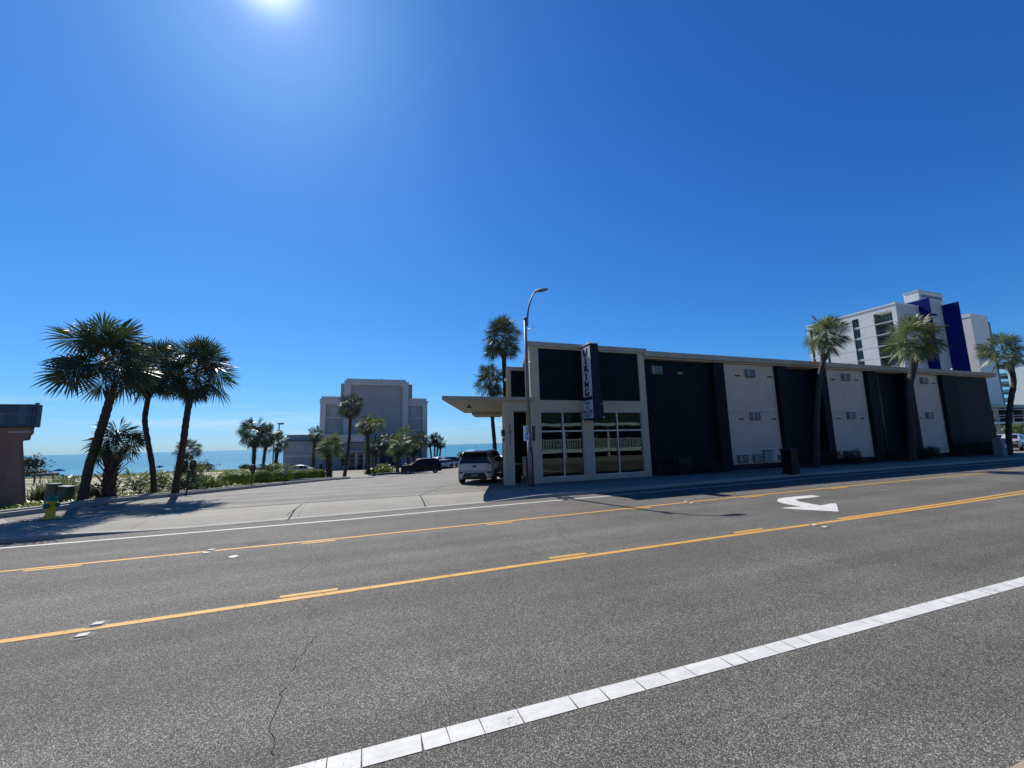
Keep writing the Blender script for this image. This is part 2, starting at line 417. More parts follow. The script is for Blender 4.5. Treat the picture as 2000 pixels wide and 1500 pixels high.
m_sea, t, b = newmat('sea_water')
p = pos(t)
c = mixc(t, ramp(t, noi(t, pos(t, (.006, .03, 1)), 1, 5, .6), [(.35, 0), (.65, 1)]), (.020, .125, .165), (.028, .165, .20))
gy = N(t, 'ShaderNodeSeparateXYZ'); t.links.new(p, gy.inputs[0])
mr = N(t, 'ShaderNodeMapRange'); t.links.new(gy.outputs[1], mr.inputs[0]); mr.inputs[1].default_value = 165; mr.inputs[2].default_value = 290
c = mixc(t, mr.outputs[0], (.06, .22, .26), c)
t.links.new(c, b.inputs['Base Color']); b.inputs['Roughness'].default_value = .26; b.inputs['IOR'].default_value = 1.33; b.inputs['Specular IOR Level'].default_value = .18
n1 = noi(t, pos(t, (.25, .6, 1)), 1.0, 6, .65)
bump(t, b, n1, .9, .35)
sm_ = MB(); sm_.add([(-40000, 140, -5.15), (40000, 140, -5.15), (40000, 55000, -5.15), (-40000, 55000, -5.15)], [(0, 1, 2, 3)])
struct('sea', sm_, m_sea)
surf = MB(); r_ = random.Random(2)
for row, (yy, ww) in enumerate(((161, 1.6), (169, 1.0), (181, .8))):
    x = -260
    while x < 260:
        L = r_.uniform(8, 40)
        if row == 0 or r_.random() < .25:
            k = 10; a = [(x+L*i/k, yy+1.5*sin((x+L*i/k)*.05)+r_.uniform(-.3, .3)) for i in range(k+1)]
            vs = []
            for i, (ax, ay) in enumerate(a):
                h = ww*sin(pi*i/k)**.6*.5+.05
                vs += [(ax, ay-h, -5.13), (ax, ay, -5.13+.35*sin(pi*i/k)), (ax, ay+h, -5.13)]
            fs = []
            for i in range(k): fs += [(3*i, 3*i+3, 3*i+4, 3*i+1), (3*i+1, 3*i+4, 3*i+5, 3*i+2)]
            surf.add(vs, fs, True)
        x += L+r_.uniform(0, 8)
struct('surf', surf, M('sea_foam', (.8, .82, .82), .7))

rm = MB(); rx = [-300, -120]+[-60+i*4 for i in range(46)]+[160, 400]
for i in range(len(rx)-1):
    a, c_ = rx[i], rx[i+1]
    rm.add([(a, 1.40, -.12), (c_, 1.40, -.12), (c_, kerb_y(c_)+.02, -.12), (a, kerb_y(a)+.02, -.12)], [(0, 1, 2, 3)])
struct('road', rm, m_road)
# kerb on the far side, dropped at the driveway (x -4.5 .. 5)
def kz(x):
    return float(np.interp(x, [-6.6, -4.6, 4.0, 6.0], [0, -.105, -.105, 0]))
kx = [-300, -100, -40, -20]+[-14+i*.9 for i in range(30)]+[16, 19, 30, 60, 120, 400]
km = MB(); am = MB()
for i in range(len(kx)-1):
    a, c_ = kx[i], kx[i+1]; ya, yc = kerb_y(a), kerb_y(c_); za, zc = kz(a), kz(c_)
    for (u0, u1, z0, z1, z2, z3) in ((0, .015, -.14, -.14, zc-.015, za-.015), (.015, .15, za-.015, zc-.015, zc, za)):
        km.add([(a, ya+u0, z0), (c_, yc+u0, z1), (c_, yc+u1, z2), (a, ya+u1, z3)], [(0, 1, 2, 3)])
    # pavement surface behind the kerb
    am.add([(a, ya+.15, za-.002), (c_, yc+.15, zc-.002), (c_, yc+.15+(.9 if zc < -.05 or za < -.05 else .9), 0 if True else 0), (a, ya+1.05, 0)], [(0, 1, 2, 3)])
struct('kerb', km, m_kerb)
struct('driveway_apron', am, m_strip)
pm = MB()
L1 = [x for x in kx if x >= -14]
for i in range(len(L1)-1):
    a, c_ = L1[i], L1[i+1]
    for x0, x1 in ((a, c_),):
        ya, yc = kerb_y(x0)+1.05, kerb_y(x1)+1.05
        top = 15.75 if x1 <= 5.4 else 17.5
        if x1 <= -8.8:
            continue
        pm.add([(x0, ya, 0), (x1, yc, 0), (x1, top, 0), (x0, top, 0)], [(0, 1, 2, 3)])
struct('pavement', pm, m_strip)
pl = MB()   # wide corner pavement round the hydrant
pl.add([(-300, 14.0, .001), (-12.6, 14.0, .001), (-8.9, 14.0, .001), (-8.75, 17.0, .001), (-9.75, 16.98, .001), (-10.9, 15.3, .001), (-12.3, 14.2, .001)], [(0, 1, 6), (1, 2, 5, 6), (2, 3, 4, 5)])
struct('corner_pavement', pl, m_walk)
lm = MB()
lys = [15.75, 17, 18.5, 20]+[20+i*1.5 for i in range(1, 55)]
for i in range(len(lys)-1):
    y0, y1 = lys[i], lys[i+1]
    def lx(y): return -8.8 if y < 17 else lotx(y)+.02
    lm.add([(lx(y0), y0, tz(y0)+.003), (120, y0, tz(y0)+.003), (120, y1, tz(y1)+.003), (lx(y1), y1, tz(y1)+.003)], [(0, 1, 2, 3)])
struct('car_park', lm, m_lot)
nm = MB(); nm.box(-300, 300, 1.31, 1.455, -.3, -.01, .02)
struct('near_kerb', nm, M('tan_kerb', (.25, .21, .15), .9, .3, 8))
nm = MB(); nm.box(-300, 300, -60, 1.305, -.3, -.014)
struct('near_pavement', nm, m_walk)
# raised kerb round the planted bed, a double step
bk = MB(); pts = [Vector((x, y, 0)) for x, y in BED[2:]]
fine = []
for i in range(len(pts)-1):
    for k in range(4): fine.append(pts[i].lerp(pts[i+1], k/4))
fine.append(pts[-1]); fine = [Vector((-14, 13.9, 0)), Vector((-12.2, 14.15, 0))]+fine+[Vector((-.5, 43.2, 0)), Vector((-1.6, 43.9, 0)), Vector((-6, 44.4, 0))]
def offs(P, d):
    out = []
    for i, p in enumerate(P):
        t_ = (P[min(i+1, len(P)-1)]-P[max(i-1, 0)]).normalized(); out.append(p+Vector((-t_.y, t_.x, 0))*d)
    return out
A, B_, C2_, D2_ = offs(fine, 0), offs(fine, .16), offs(fine, .2), offs(fine, .42)
for P, Q, h in ((A, B_, .15), (C2_, D2_, .20)):
    for i in range(len(fine)-1):
        z0, z1 = tz(P[i].y), tz(P[i+1].y)
        a, b_, c_, d = P[i], P[i+1], Q[i+1], Q[i]
        bk.add([(a.x, a.y, z0-.1), (b_.x, b_.y, z1-.1), (b_.x, b_.y, z1+h), (a.x, a.y, z0+h), (d.x, d.y, z0+h), (c_.x, c_.y, z1+h), (d.x, d.y, z0-.1), (c_.x, c_.y, z1-.1)],
               [(0, 1, 2, 3), (3, 2, 5, 4), (4, 5, 7, 6)])
struct('bed_kerb', bk, m_kerb)

# painted lines: polylines measured on the road plane, 4 mm above it
ZR = -.116
def ln(name, pts, wd, mat, gaps=None, z=ZR, seed=1):
    r = random.Random(seed); mb = MB()
    X = [p[0] for p in pts]; Y = [p[1] for p in pts]
    x = X[0]
    while x < X[-1]-.01:
        L = 1.0 if not gaps or x < -8 or x > 15 else r.uniform(*gaps)
        x1 = min(x+L, X[-1]); g = .0035 if gaps and x > -6 and x < 9 else 0
        sk = r.uniform(-.012, .012) if g else 0
        y0, y1 = float(np.interp(x, X, Y)), float(np.interp(x1, X, Y))
        mb.quad((x+g, y0-wd/2, z), (x1-g+sk, y1-wd/2, z), (x1-g-sk*.3, y1+wd/2, z), (x+g, y0+wd/2, z)); x = x1
        if g: 
            pass
    return struct(name, mb, mat)
ln('white_line', [(-60, 3.13), (-.3, 3.05), (3, 3.02), (8.2, 3.0), (60, 2.9)], .165, m_white, (.16, .42), seed=4)
ln('yellow_line', [(-60, 5.4), (-3.4, 6.25), (-1.15, 6.32), (2.3, 6.42), (6.7, 6.5), (10.2, 6.52), (14.7, 6.60), (19, 6.74), (30, 7.25), (60, 8.9)], .12, m_yel, (.4, 1.3), seed=6)
ln('yellow_line', [(10.4, 6.66), (15.1, 6.78), (20, 7.02), (30, 7.6), (60, 9.3)], .11, m_yel)
ln('yellow_line', [(-60, 9.5), (-5.6, 9.88), (0, 9.93), (3.7, 10.06), (10.7, 10.38), (18.6, 10.58), (30.3, 10.66), (80, 10.8)], .11, m_yel)
ln('white_line', [(-80, 11.8), (-7, 12.33), (-3.8, 12.3), (0, 12.36), (4.7, 12.68), (9.6, 12.85), (15, 13.1), (23.6, 13.36), (37.5, 13.3), (90, 13.0)], .12, m_white)
dm = MB()
for x0, x1, y in ((-.9, -.2, 6.48), (3.05, 3.75, 6.60), (7.2, 8.0, 6.66), (-5.2, -4.45, 9.74), (-1.0, -.37, 9.76), (2.95, 3.6, 9.86), (7.2, 7.9, 10.08), (11.6, 12.5, 10.25), (15.9, 16.8, 10.34), (-9.5, -8.8, 9.74), (-13.6, -12.9, 9.72)):
    dm.quad((x0, y-.05, ZR), (x1, y-.05, ZR), (x1, y+.05, ZR), (x0, y+.05, ZR))
struct('yellow_dashes', dm, m_yel)
am_ = MB()   # U-turn arrow, outline measured on the photograph and put on the road plane
apx = [(1517, 978), (1521, 973.5), (1535, 971.5), (1555, 969.5), (1586, 967), (1600, 969), (1603, 969.3), (1583, 972), (1556, 974.8), (1554, 976), (1560, 979.2), (1580, 983), (1600, 986.7), (1607, 986.5), (1622, 983.3), (1633, 983), (1638, 999), (1600, 997), (1560, 995), (1535, 993), (1525, 992), (1545, 990.5), (1566, 989.5), (1545, 986), (1525, 982)]
ap = [on_z(x, y, ZR) for x, y in apx]
am_.add([(p.x, p.y, ZR) for p in ap], [tuple(range(len(ap)-1, -1, -1))])
struct('turn_arrow', am_, m_white)
ck = MB()
def crackline(px, wd=.008, seed=0, z=-.1165):
    r = random.Random(seed); P = [on_z(a, b_, z) for a, b_ in px]; Q = []
    for i in range(len(P)-1):
        n_ = max(2, int((P[i+1]-P[i]).length/.07))
        for k in range(n_): Q.append(P[i].lerp(P[i+1], k/n_)+Vector((r.uniform(-.022, .022), r.uniform(-.015, .015), 0)))
    Q.append(P[-1])
    for i in range(len(Q)-1):
        a, b_ = Q[i], Q[i+1]; t_ = (b_-a).normalized(); n_ = Vector((-t_.y, t_.x, 0))*wd*r.uniform(.25, .6)
        ck.quad((a.x-n_.x, a.y-n_.y, z), (b_.x-n_.x, b_.y-n_.y, z), (b_.x+n_.x, b_.y+n_.y, z), (a.x+n_.x, a.y+n_.y, z))
crackline([(622, 1235), (600, 1262), (582, 1285), (570, 1310)], .007, 1)
crackline([(553, 1345), (548, 1362), (535, 1395), (522, 1430), (538, 1455), (536, 1475)], .007, 2)
crackline([(1760, 1210), (1800, 1222), (1850, 1238), (1890, 1262), (1935, 1285)], .007, 3)
crackline([(1070, 1030), (1095, 1045), (1085, 1020), (1110, 1040)], .007, 4)
crackline([(580, 1120), (610, 1095), (640, 1082)], .007, 5)
crackline([(1540, 1100), (1565, 1112), (1590, 1125)], .007, 6)
struct('road_cracks', ck, m_crack)
jm = MB()
for a, b_ in (((560, 1006), (591, 984)), ((820, 967), (829, 982)), ((945, 957), (963, 968)), ((822, 967), (868, 948)), ((868, 948), (905, 942))):
    P, Q = on_z(*a, .006), on_z(*b_, .006); t_ = (Q-P).normalized(); n_ = Vector((-t_.y, t_.x, 0))*.018
    jm.quad(P-n_, Q-n_, Q+n_, P+n_)
struct('pavement_joint', jm, m_crack)
jm = MB(); jm.quad((-8.8, 15.72, .006), (5.4, 15.72, .006), (5.4, 15.77, .006), (-8.8, 15.77, .006)); struct('pavement_joint', jm, m_crack)

# raised reflectors, manhole, stray discs
m_tile = M('reflector_ceramic', (.42, .39, .30), .5)
def marker(px, py, lab):
    p = on_z(px, py, -.12); t_ = thing('road_reflector', lab, 'road marker', (p.x, p.y, -.12), group='reflectors set in the road')
    mb = MB(); mb.box(p.x-.055, p.x+.055, p.y-.05, p.y+.05, -.118, -.1, .008); mb.build('reflector_block', m_tile, t_)
    mb = MB(); mb.lathe([(.001, -.1135), (.085, -.1135), (.11, -.116)], p.x, p.y, 16); mb.build('glue_pad', M('bitumen', (.10, .10, .095), .8), t_)
marker(191, 1220, 'pale square reflector just above the near yellow line at left')
marker(161, 1243, 'pale square reflector just below the near yellow line at left')
marker(1592, 1026, 'pale square reflector above the near yellow line below the turn arrow')
marker(1612, 1030, 'pale square reflector below the near yellow line beyond the turn arrow')
marker(413, 1075, 'small reflector on the upper edge of the far yellow line at left')
marker(402, 1081, 'small reflector on the lower edge of the far yellow line at left')
marker(1341, 980, 'small reflector right where the lamp shadow crosses the far yellow line')
marker(1352, 983, 'small reflector just right of the lamp shadow crossing on the far yellow line')
p = on_z(500, 1059, -.12); mb = MB(); mb.lathe([(.001, -.1135), (.15, -.1135), (.18, -.116)], p.x, p.y, 24)
tag(mb.build('valve_cover', M('cast_iron', (.02, .018, .016), .8)), 'round dark iron valve cover in the far lane beside the yellow line', 'manhole cover')
p = on_z(456, 1087, -.12); mb = MB(); mb.lathe([(.001, -.112), (.075, -.112), (.082, -.116)], p.x, p.y, 20)
tag(mb.build('survey_disc', m_tile), 'small pale round disc on the middle lane left of the valve cover', 'road marker')

# ------------------------------------------------------------------ the motel
Y0 = 17.15
mot = thing('motel', 'long low motel with navy brick and cream bays, blade sign and canopy', 'motel', (13.6, Y0, 0))
# office frame
mb = MB()
mb.box(7.30, 7.74, Y0, Y0+.35, 0, 6.19); mb.box(13.27, 13.64, Y0, Y0+.35, 0, 6.19); mb.box(9.94, 10.44, Y0+.002, Y0+.33, .2, 3.2)
mb.box(7.74, 13.27, Y0+.002, Y0+.33, 3.2, 3.70); mb.box(7.74, 13.27, Y0+.002, Y0+.33, 0, .2); mb.box(7.74, 13.27, Y0+.001, Y0+.33, 6.12, 6.19)
mb.prism([(7.30, Y0+.35), (7.74, Y0+.35), (10.0, 23.45), (9.62, 23.45)], 0, 6.19)          # side wall runs skew, parallel to the canopy edge
mb.box(13.3, 13.6, Y0+.35, 23.0, 0, 6.0)
mb.build('office_wall', m_cream, mot)
mb = MB(); mb.box(7.745, 13.265, Y0+.06, Y0+.30, 3.70, 6.12); mb.build('office_brick_panel', m_brick, mot)
mb = MB(); mb.prism([(7.14, Y0-.08), (13.78, Y0-.08), (13.78, 23.4), (9.45, 23.4)], 6.19, 6.40); mb.build('office_roof', m_fascia, mot)
mb = MB()
for x in (7.74, 13.13): mb.box(x, x+.14, Y0-.03, Y0+.06, .2, 6.1)
mb.box(7.60, 13.3, 22.6, 22.9, 0, 6.1); mb.box(7.6, 13.3, 17.5, 22.6, 3.25, 3.4)
m_int = M('lobby_wall', (.055, .085, .08), .8)
mb2 = MB(); fl = [(7.76, 17.5), (13.3, 17.5), (13.3, 22.6), (9.9, 22.6)]; mb2.box(9.7, 13.3, 22.6, 22.9, 0, 3.3); mb2.prism(fl, 3.25, 3.4); mb2.prism(fl, -.01, .02); mb2.build('lobby_room', m_int, mot)
for x0, x1, xm in ((7.74, 9.94, 8.88), (10.44, 13.27, 11.83)):
    f = MB()
    f.box(x0, x0+.05, Y0+.04, Y0+.12, .2, 3.2); f.box(x1-.05, x1, Y0+.04, Y0+.12, .2, 3.2)
    f.box(x0+.05, x1-.05, Y0+.04, Y0+.12, 3.14, 3.2); f.box(x0+.05, x1-.05, Y0+.04, Y0+.12, .2, .26)
    f.box(xm-.035, xm+.035, Y0+.03, Y0+.12, .26, 3.14); f.box(x0+.05, xm-.035, Y0+.04, Y0+.12, 2.24, 2.31); f.box(xm+.035, x1-.05, Y0+.04, Y0+.12, 2.24, 2.31)
    fo = f.build('window', m_alu, mot)
    g = MB(); g.quad((x0+.03, Y0+.09, .22), (x1-.03, Y0+.09, .22), (x1-.03, Y0+.09, 3.18), (x0+.03, Y0+.09, 3.18)); g.build('pane', m_glass, fo)
# lobby furniture seen dimly: counter
mb = MB(); mb.box(8.4, 12.6, 20.6, 21.2, .02, 1.05, .03); tag(mb.build('reception_counter', M('counter_wood', (.16, .10, .06), .4)), 'low brown reception counter behind the office glass', 'counter')
for i, (x, y, z) in enumerate(((9.85, 18.6, 2.05), (10.75, 18.7, 2.06), (11.35, 18.4, 2.02))):
    t_ = thing('globe_lamp', ['white globe lamp hanging behind the left office window beside the middle post', 'white globe lamp hanging just right of the middle post of the office glass', 'white globe lamp hanging left of the mullion in the right office window'][i], 'lamp', (x, y, z), group='globe lamps in the motel office')
    mb = MB(); mb.sphere((x, y, z), .12, 16, 10); mb.build('globe', m_whitep, t_)
    mb = MB(); mb.tube([(x, y, z+.11), (x, y, 3.26)], .008, 6); mb.build('flex', m_black, t_)
# canopy
mb = MB()
can = [(3.28, 16.98), (5.72, 23.45), (13.0, 23.45), (13.0, 17.5), (7.29, 17.5), (7.29, 16.98)]
can2 = [(3.28, 16.98), (7.29, 16.98), (7.29, 17.5), (9.82, 23.44), (8.4, 23.44), (8.4, 24.0), (5.95, 24.0)]
mb.prism(can2, 3.62, 3.78); mb.prism([(6.1, 23.0), (8.4, 23.0), (8.55, 25.4), (6.95, 25.4)], 3.46, 3.618); mb.build('canopy', m_canopy, mot)
mb = MB(); mb.extrude([(3.24, 16.94, 3.64), (7.42, 16.94, 3.64), (7.42, 16.94, 3.80), (3.24, 16.94, 3.80)], (0, .04, 0)); mb.prism([(3.24, 16.98), (3.285, 16.98), (5.96, 24.03), (5.90, 24.03)], 3.64, 3.80); mb.build('canopy_edge', m_fascia, mot)
mb = MB(); mb.box(6.04, 7.3, Y0, Y0+.35, 3.2, 3.62); mb.box(6.04, 6.45, Y0, Y0+.4, -.02, 3.2, .01); mb.prism([(6.1, 17.55), (6.4, 17.55), (8.7, 23.4), (8.4, 23.4)], 3.32, 3.618); mb.build('canopy_post', m_cream, mot)
text('1', .30, m_black, mot, (6.25, Y0-.002, 2.42), (1, 0, 0), (0, 0, 1), 'house_number', .012)
for k, ch in enumerate('811'): text(ch, .30, m_black, mot, (6.26, Y0-.002, 2.18-.235*k), (1, 0, 0), (0, 0, 1), 'house_number', .012)
# small lamp and conduit on the post
mb = MB(); mb.box(5.93, 6.04, 17.2, 17.4, 2.1, 2.38, .01); mb.box(5.95, 6.04, 17.25, 17.33, 1.9, 2.0); mb.build('wall_lamp', m_black, mot)
mb = MB(); mb.tube([(4.95, 19.1, 3.62), (4.95, 19.1, 3.5)], .06, 10); mb.tube([(4.8, 19.05, 3.52), (5.1, 19.15, 3.5)], .03, 8); mb.build('ceiling_light', m_black, mot)
# rear block behind the canopy
mb = MB(); mb.prism([(8.62, 23.6), (13.3, 23.6), (20, 40), (15.2, 40)], -1.2, 6.2); mb.build('rear_brick_wall', m_brick, mot)
mb = MB(); mb.box(8.48, 8.72, 23.5, 23.75, 3.6, 6.2); mb.build('rear_post', m_cream, mot)
mb = MB(); mb.prism([(8.36, 23.42), (13.6, 23.42), (20.3, 40.2), (15.0, 40.2)], 6.2, 6.42); mb.build('rear_roof', m_fascia, mot)
mb = MB(); mb.sphere((8.36, 23.4, 5.6), .12, 12, 8); mb.build('globe_light', m_whitep, mot)
# entrance rail and door leaf
mb = MB(); mb.tube([(7.45, 20.6, 0), (7.45, 20.6, 1.35)], .03, 8); mb.tube([(7.45, 20.6, 1.33), (8.3, 22.6, 1.33)], .03, 8); mb.build('handrail', m_whitep, mot)

# trash can in the entrance
t_ = thing('litter_bin', 'black litter bin with a pale lid in the shaded motel entrance', 'bin', (6.95, 18.3, 0))
mb = MB(); mb.lathe([(.001, .01), (.20, .01), (.24, .78), (.25, .8), (.001, .8)], 6.95, 18.3, 18); mb.build('bin_body', m_black, t_)
mb = MB(); mb.lathe([(.27, .8), (.27, .86), (.001, .88)], 6.95, 18.3, 18); mb.build('bin_lid', m_steel, t_)
# the long wing
YW = 17.45
mb = MB(); mb.box(13.6, 47.25, 17.02, 29, 6.0, 6.28, .012); mb.build('wing_roof', m_fascia, mot)
mb = MB(); mb.box(13.65, 47.1, 17.2, 29, 5.93, 5.998); mb.build('soffit', m_cream, mot)
mb = MB(); mb.box(18.6, 41.0, 18.0, 28.9, -.6, 5.93); mb.box(41.0, 46.7, 17.55, 28.9, -.6, 5.93); mb.box(13.66, 18.6, 17.6, 28.9, -.6, 5.93); mb.build('wing_wall', m_navy, mot)
bays = []
for x0, x1, y in ((13.64, 18.29, YW+.1), (23.95, 26.9, YW+.45), (32.3, 35.6, YW+.45)):
    mb = MB(); mb.box(x0, x1, y, y+.2, .02, 5.93); mb.build('brick_bay', m_brick, mot)
mb = MB(); mb.box(41.85, 46.72, YW, YW+.1, .02, 5.93); mb.build('brick_bay', m_brick2, mot, 'paler grey-blue brick bay at the far end')
for x0, x1 in ((18.29, 19.05), (23.2, 23.95), (26.9, 27.5), (31.5, 32.3), (35.6, 36.45), (40.0, 41.85)):
    mb = MB(); mb.box(x0, x1, YW-.25, YW+.5, .02, 5.93, .01); mb.build('pier', m_brick, mot)
for x0, x1 in ((19.05, 23.2), (27.5, 31.5), (36.45, 40.0)):
    mb = MB(); mb.box(x0, x1, YW, YW+.2, .30, 3.165, .004); mb.box(x0, x1, YW, YW+.2, 3.175, 5.93, .004); mb.build('cream_bay', m_creamp, mot)
    mb = MB(); mb.box(x0, x1, YW+.05, YW+.3, .02, .30); mb.build('bay_base', m_navy, mot)
mb = MB(); mb.tube([(33.6, YW+.38, .1), (33.6, YW+.38, 5.9)], .09, 8); mb.build('downpipe', M('brown_pipe', (.10, .075, .06), .6), mot)
def ac(x, z, w=.68, h=.44, y=YW, proud=.16):
    mb = MB(); mb.box(x-w/2, x+w/2, y-proud, y, z-h/2, z+h/2, .015); a = mb.build('air_conditioner', m_acb, mot)
    g = MB(); g.box(x-w/2+.04, x+w/2-.03, y-proud-.006, y-proud, z-h/2+.03, z+h/2-.03); g.build('grille', m_grille, a)
    s_ = MB()
    for k in range(4): s_.box(x-w/2+.22, x+w/2-.07, y-proud-.014, y-proud-.006, z-h/2+.085+k*.085, z-h/2+.105+k*.085)
    s_.box(x-w/2+.09, x-w/2+.16, y-proud-.016, y-proud-.006, z-h/2+.05, z+h/2-.05)
    s_.build('louvre', m_alu, a)
for x, z in ((21.2, 5.41), (21.22, 2.95), (19.98, .60), (21.12, .60), (29.6, 5.44), (29.62, 2.97), (29.58, .52), (38.15, 5.46), (38.14, 2.96), (38.1, .5)): ac(x, z)
ac(14.7, 5.40, .72, .44, YW+.1, .1)
for x, z in ((20.28, 5.27), (22.83, 5.27), (20.21, 2.79), (22.77, 2.79), (28.46, 5.27), (30.75, 5.3), (28.5, 2.79), (30.8, 2.79), (37.2, 2.79), (39.4, 5.3)):
    mb = MB(); mb.box(x-.2, x+.2, YW-.03, YW, z-.045, z+.045, .01); v_ = mb.build('vent', m_steel, mot)
    mb = MB(); mb.box(x-.17, x+.17, YW-.034, YW-.03, z-.03, z+.03); mb.build('vent_slot', m_grille, v_)
mb = MB(); mb.box(16.05, 16.4, YW+.06, YW+.1, 5.24, 5.36); mb.build('vent', m_steel, mot)
mb = MB(); mb.box(21.6, 22.28, YW-.12, YW, .34, .98, .01); h_ = mb.build('meter_cabinet', M('pale_green_metal', (.20, .27, .27), .5), mot)
mb = MB(); mb.box(21.56, 22.32, YW-.16, YW, .98, 1.02); mb.box(21.93, 21.95, YW-.125, YW-.12, .36, .96); mb.build('cabinet_lid', m_black, h_)
mb = MB(); mb.box(22.75, 23.15, YW-.1, YW, .42, .72, .01); mb.build('valve_box', M('teal_box', (.09, .16, .17), .5), mot)
mb = MB(); mb.sphere((41.2, 17.05, 6.36), .07, 10, 6); mb.build('roof_light', m_whitep, mot)
mb = MB(); mb.box(46.72, 46.8, 17.5, 17.8, 2.9, 3.35); mb.build('wall_light', m_steel, mot)

# blade sign
SGZ = -.06
sg = thing('blade_sign', 'tall narrow white and navy sign with dark red vertical lettering above a letter board', 'sign', (10.0, Y0, 2.8))
mb = MB(); mb.box(9.985, 10.40, 16.26, Y0-.01, 3.74, 6.26, .01); mb.build('sign_box', m_navy, sg)
mb = MB(); mb.box(9.95, 10.46, 16.18, Y0-.012, 2.76, 3.73, .01); mb.build('letter_box', m_navy, sg)
m_sface = M('sign_face', (.62, .62, .62), .35, .05)
mb = MB(); mb.box(9.965, 9.984, 16.30, Y0-.06, 3.82, 6.16, .004)
mb.build('sign_face', m_sface, sg)
mb = MB(); mb.box(9.93, 9.949, 16.24, Y0-.05, 2.82, 3.66, .004); mb.build('letter_face', M('letter_board', (.52, .56, .58), .35, .05), sg)
mb = MB(); mb.box(9.97, 10.42, 16.24, Y0-.2, 6.262, 6.30, .005); mb.box(10.1, 10.2, 16.6, 16.8, 6.30, 6.42); mb.build('sign_cap', m_sface, sg)
m_red = M('dark_red_lettering', (.10, .008, .02), .4); m_nl = M('navy_lettering', (.01, .012, .03), .4)
G = {'V': [[(.08, .98, .1), (.22, .9, .2), (.2, .55, .2), (.28, .2, .2), (.5, .04, .14)], [(.5, .02, .12), (.75, .22, .14), (.82, .6, .2), (.8, .95, .2), (.95, 1.0, .08)]],
     'I': [[(.3, .92, .1), (.5, .88, .2), (.5, .12, .2), (.32, .04, .1)], [(.5, .12, .18), (.72, .02, .08)]],
     'K': [[(.2, 1.0, .1), (.3, .92, .2), (.3, .08, .2), (.12, 0, .1)], [(.9, 1.0, .08), (.62, .8, .16), (.34, .52, .12)], [(.34, .52, .12), (.6, .3, .2), (.86, .04, .2), (1.0, .02, .08)]],
     'N': [[(.1, .95, .1), (.24, .9, .2), (.24, .1, .18), (.14, 0, .08)], [(.2, .92, .2), (.5, .5, .2), (.78, .06, .2)], [(.78, .06, .16), (.8, .6, .18), (.9, 1.0, .1)]],
     'G': [[(.9, .92, .08), (.6, .98, .14), (.3, .84, .2), (.16, .5, .22), (.3, .14, .2), (.6, .02, .16), (.84, .2, .2), (.86, .42, .16)], [(.6, .44, .1), (.95, .46, .1)]]}
def glyph(mb, ch, y_left, zb, w, h, x, fat):
    for st in G[ch]:
        P = [Vector((0, y_left-a*w, zb+b_*h)) for a, b_, _ in st]; W = [c_[2]*w*fat*.5 for c_ in st]
        for i in range(len(P)-1):
            t_ = (P[i+1]-P[i]).normalized(); n_ = Vector((0, -t_.z, t_.y))
            a, b_, c_, d = P[i]-n_*W[i], P[i+1]-n_*W[i+1], P[i+1]+n_*W[i+1], P[i]+n_*W[i]
            mb.extrude([(x, q.y, q.z) for q in (a, b_, c_, d)], (.004, 0, 0))
zt = 6.07
for i, ch in enumerate('VIKING'):
    mb = MB(); glyph(mb, ch, Y0-.22, zt-.31-i*.375, .44, .30, 9.957, 1.35); mb.build('letter', m_nl, sg)
    mb = MB(); glyph(mb, ch, Y0-.22, zt-.31-i*.375, .44, .30, 9.952, .62); mb.build('letter_inlay', m_red, sg)
for k, s_ in enumerate(('WALK', 'INS', 'WELCOME', '$40 UP')):
    text(s_, .235, m_nl, sg, (9.927, (16.24+Y0-.05)/2, 3.45-k*.2), (0, -1, 0), (0, 0, 1), 'board_letters', .003, 'CENTER', .72)
mb = MB(); mb.sphere((10.42, 16.14, 2.84), .04, 8, 6); mb.build('sign_bulb', m_whitep, sg)
mb = MB(); mb.sphere((10.36, 16.16, 3.45), .03, 8, 6); mb.build('sign_bulb', m_whitep, sg)
mb = MB(); mb.tube([(9.93, 16.22, 3.78), (9.93, 16.22, 2.8)], .012, 6); mb.build('sign_edge', m_alu, sg)

# ------------------------------------------------------------------ street lamp with banner box
lp = thing('street_lamp', 'tall grey metal street lamp in front of the motel office with small blue sign', 'street lamp', (6.28, 15.02, 0))
mb = MB(); mb.tube([(6.28, 15.02, 0), (6.28, 15.02, .12)], .13, 16); mb.tube([(6.28, 15.02, .1), (6.275, 15.02, 2.2)], [.10, .085], 14); mb.tube([(6.275, 15.02, 2.2), (6.25, 15.02, 6.75)], [.080, .058], 14)
mb.lathe([(.075, 6.74), (.085, 6.76), (.06, 6.82), (.001, 6.83)], 6.25, 15.02, 12); mb.build('pole', m_steel, lp)
arm = [(6.33, 15.02, 6.45), (6.37, 15.03, 6.9), (6.45, 15.07, 7.3), (6.58, 15.12, 7.62), (6.72, 15.18, 7.88), (6.86, 15.22, 8.04)]
mb = MB(); mb.tube(arm, [.045, .042, .038, .036, .034, .034], 10); mb.build('arm', m_steel, lp)
hd = Vector((6.84, 15.21, 8.03)); ax = Vector((.90, .22, .36)).normalized(); sd = Vector((-.20, .86, .42)).normalized(); sd = (sd-ax*sd.dot(ax)).normalized(); un = ax.cross(sd); un = un if un.z > 0 else -un
def ov(s, k): return hd+ax*(.02+.68*s)
mb = MB(); R_ = []
for s in np.linspace(0, 1, 9):
    wv = .175*sin(pi*min(1, .12+.80*s))**.6; R_.append((hd+ax*.70*s, wv))
vs = []
for c_, wv in R_:
    for k in range(12):
        q = 2*pi*k/12; vs.append(c_+sd*cos(q)*wv+un*(sin(q)*(wv*.5 if sin(q) > 0 else wv*.16)))
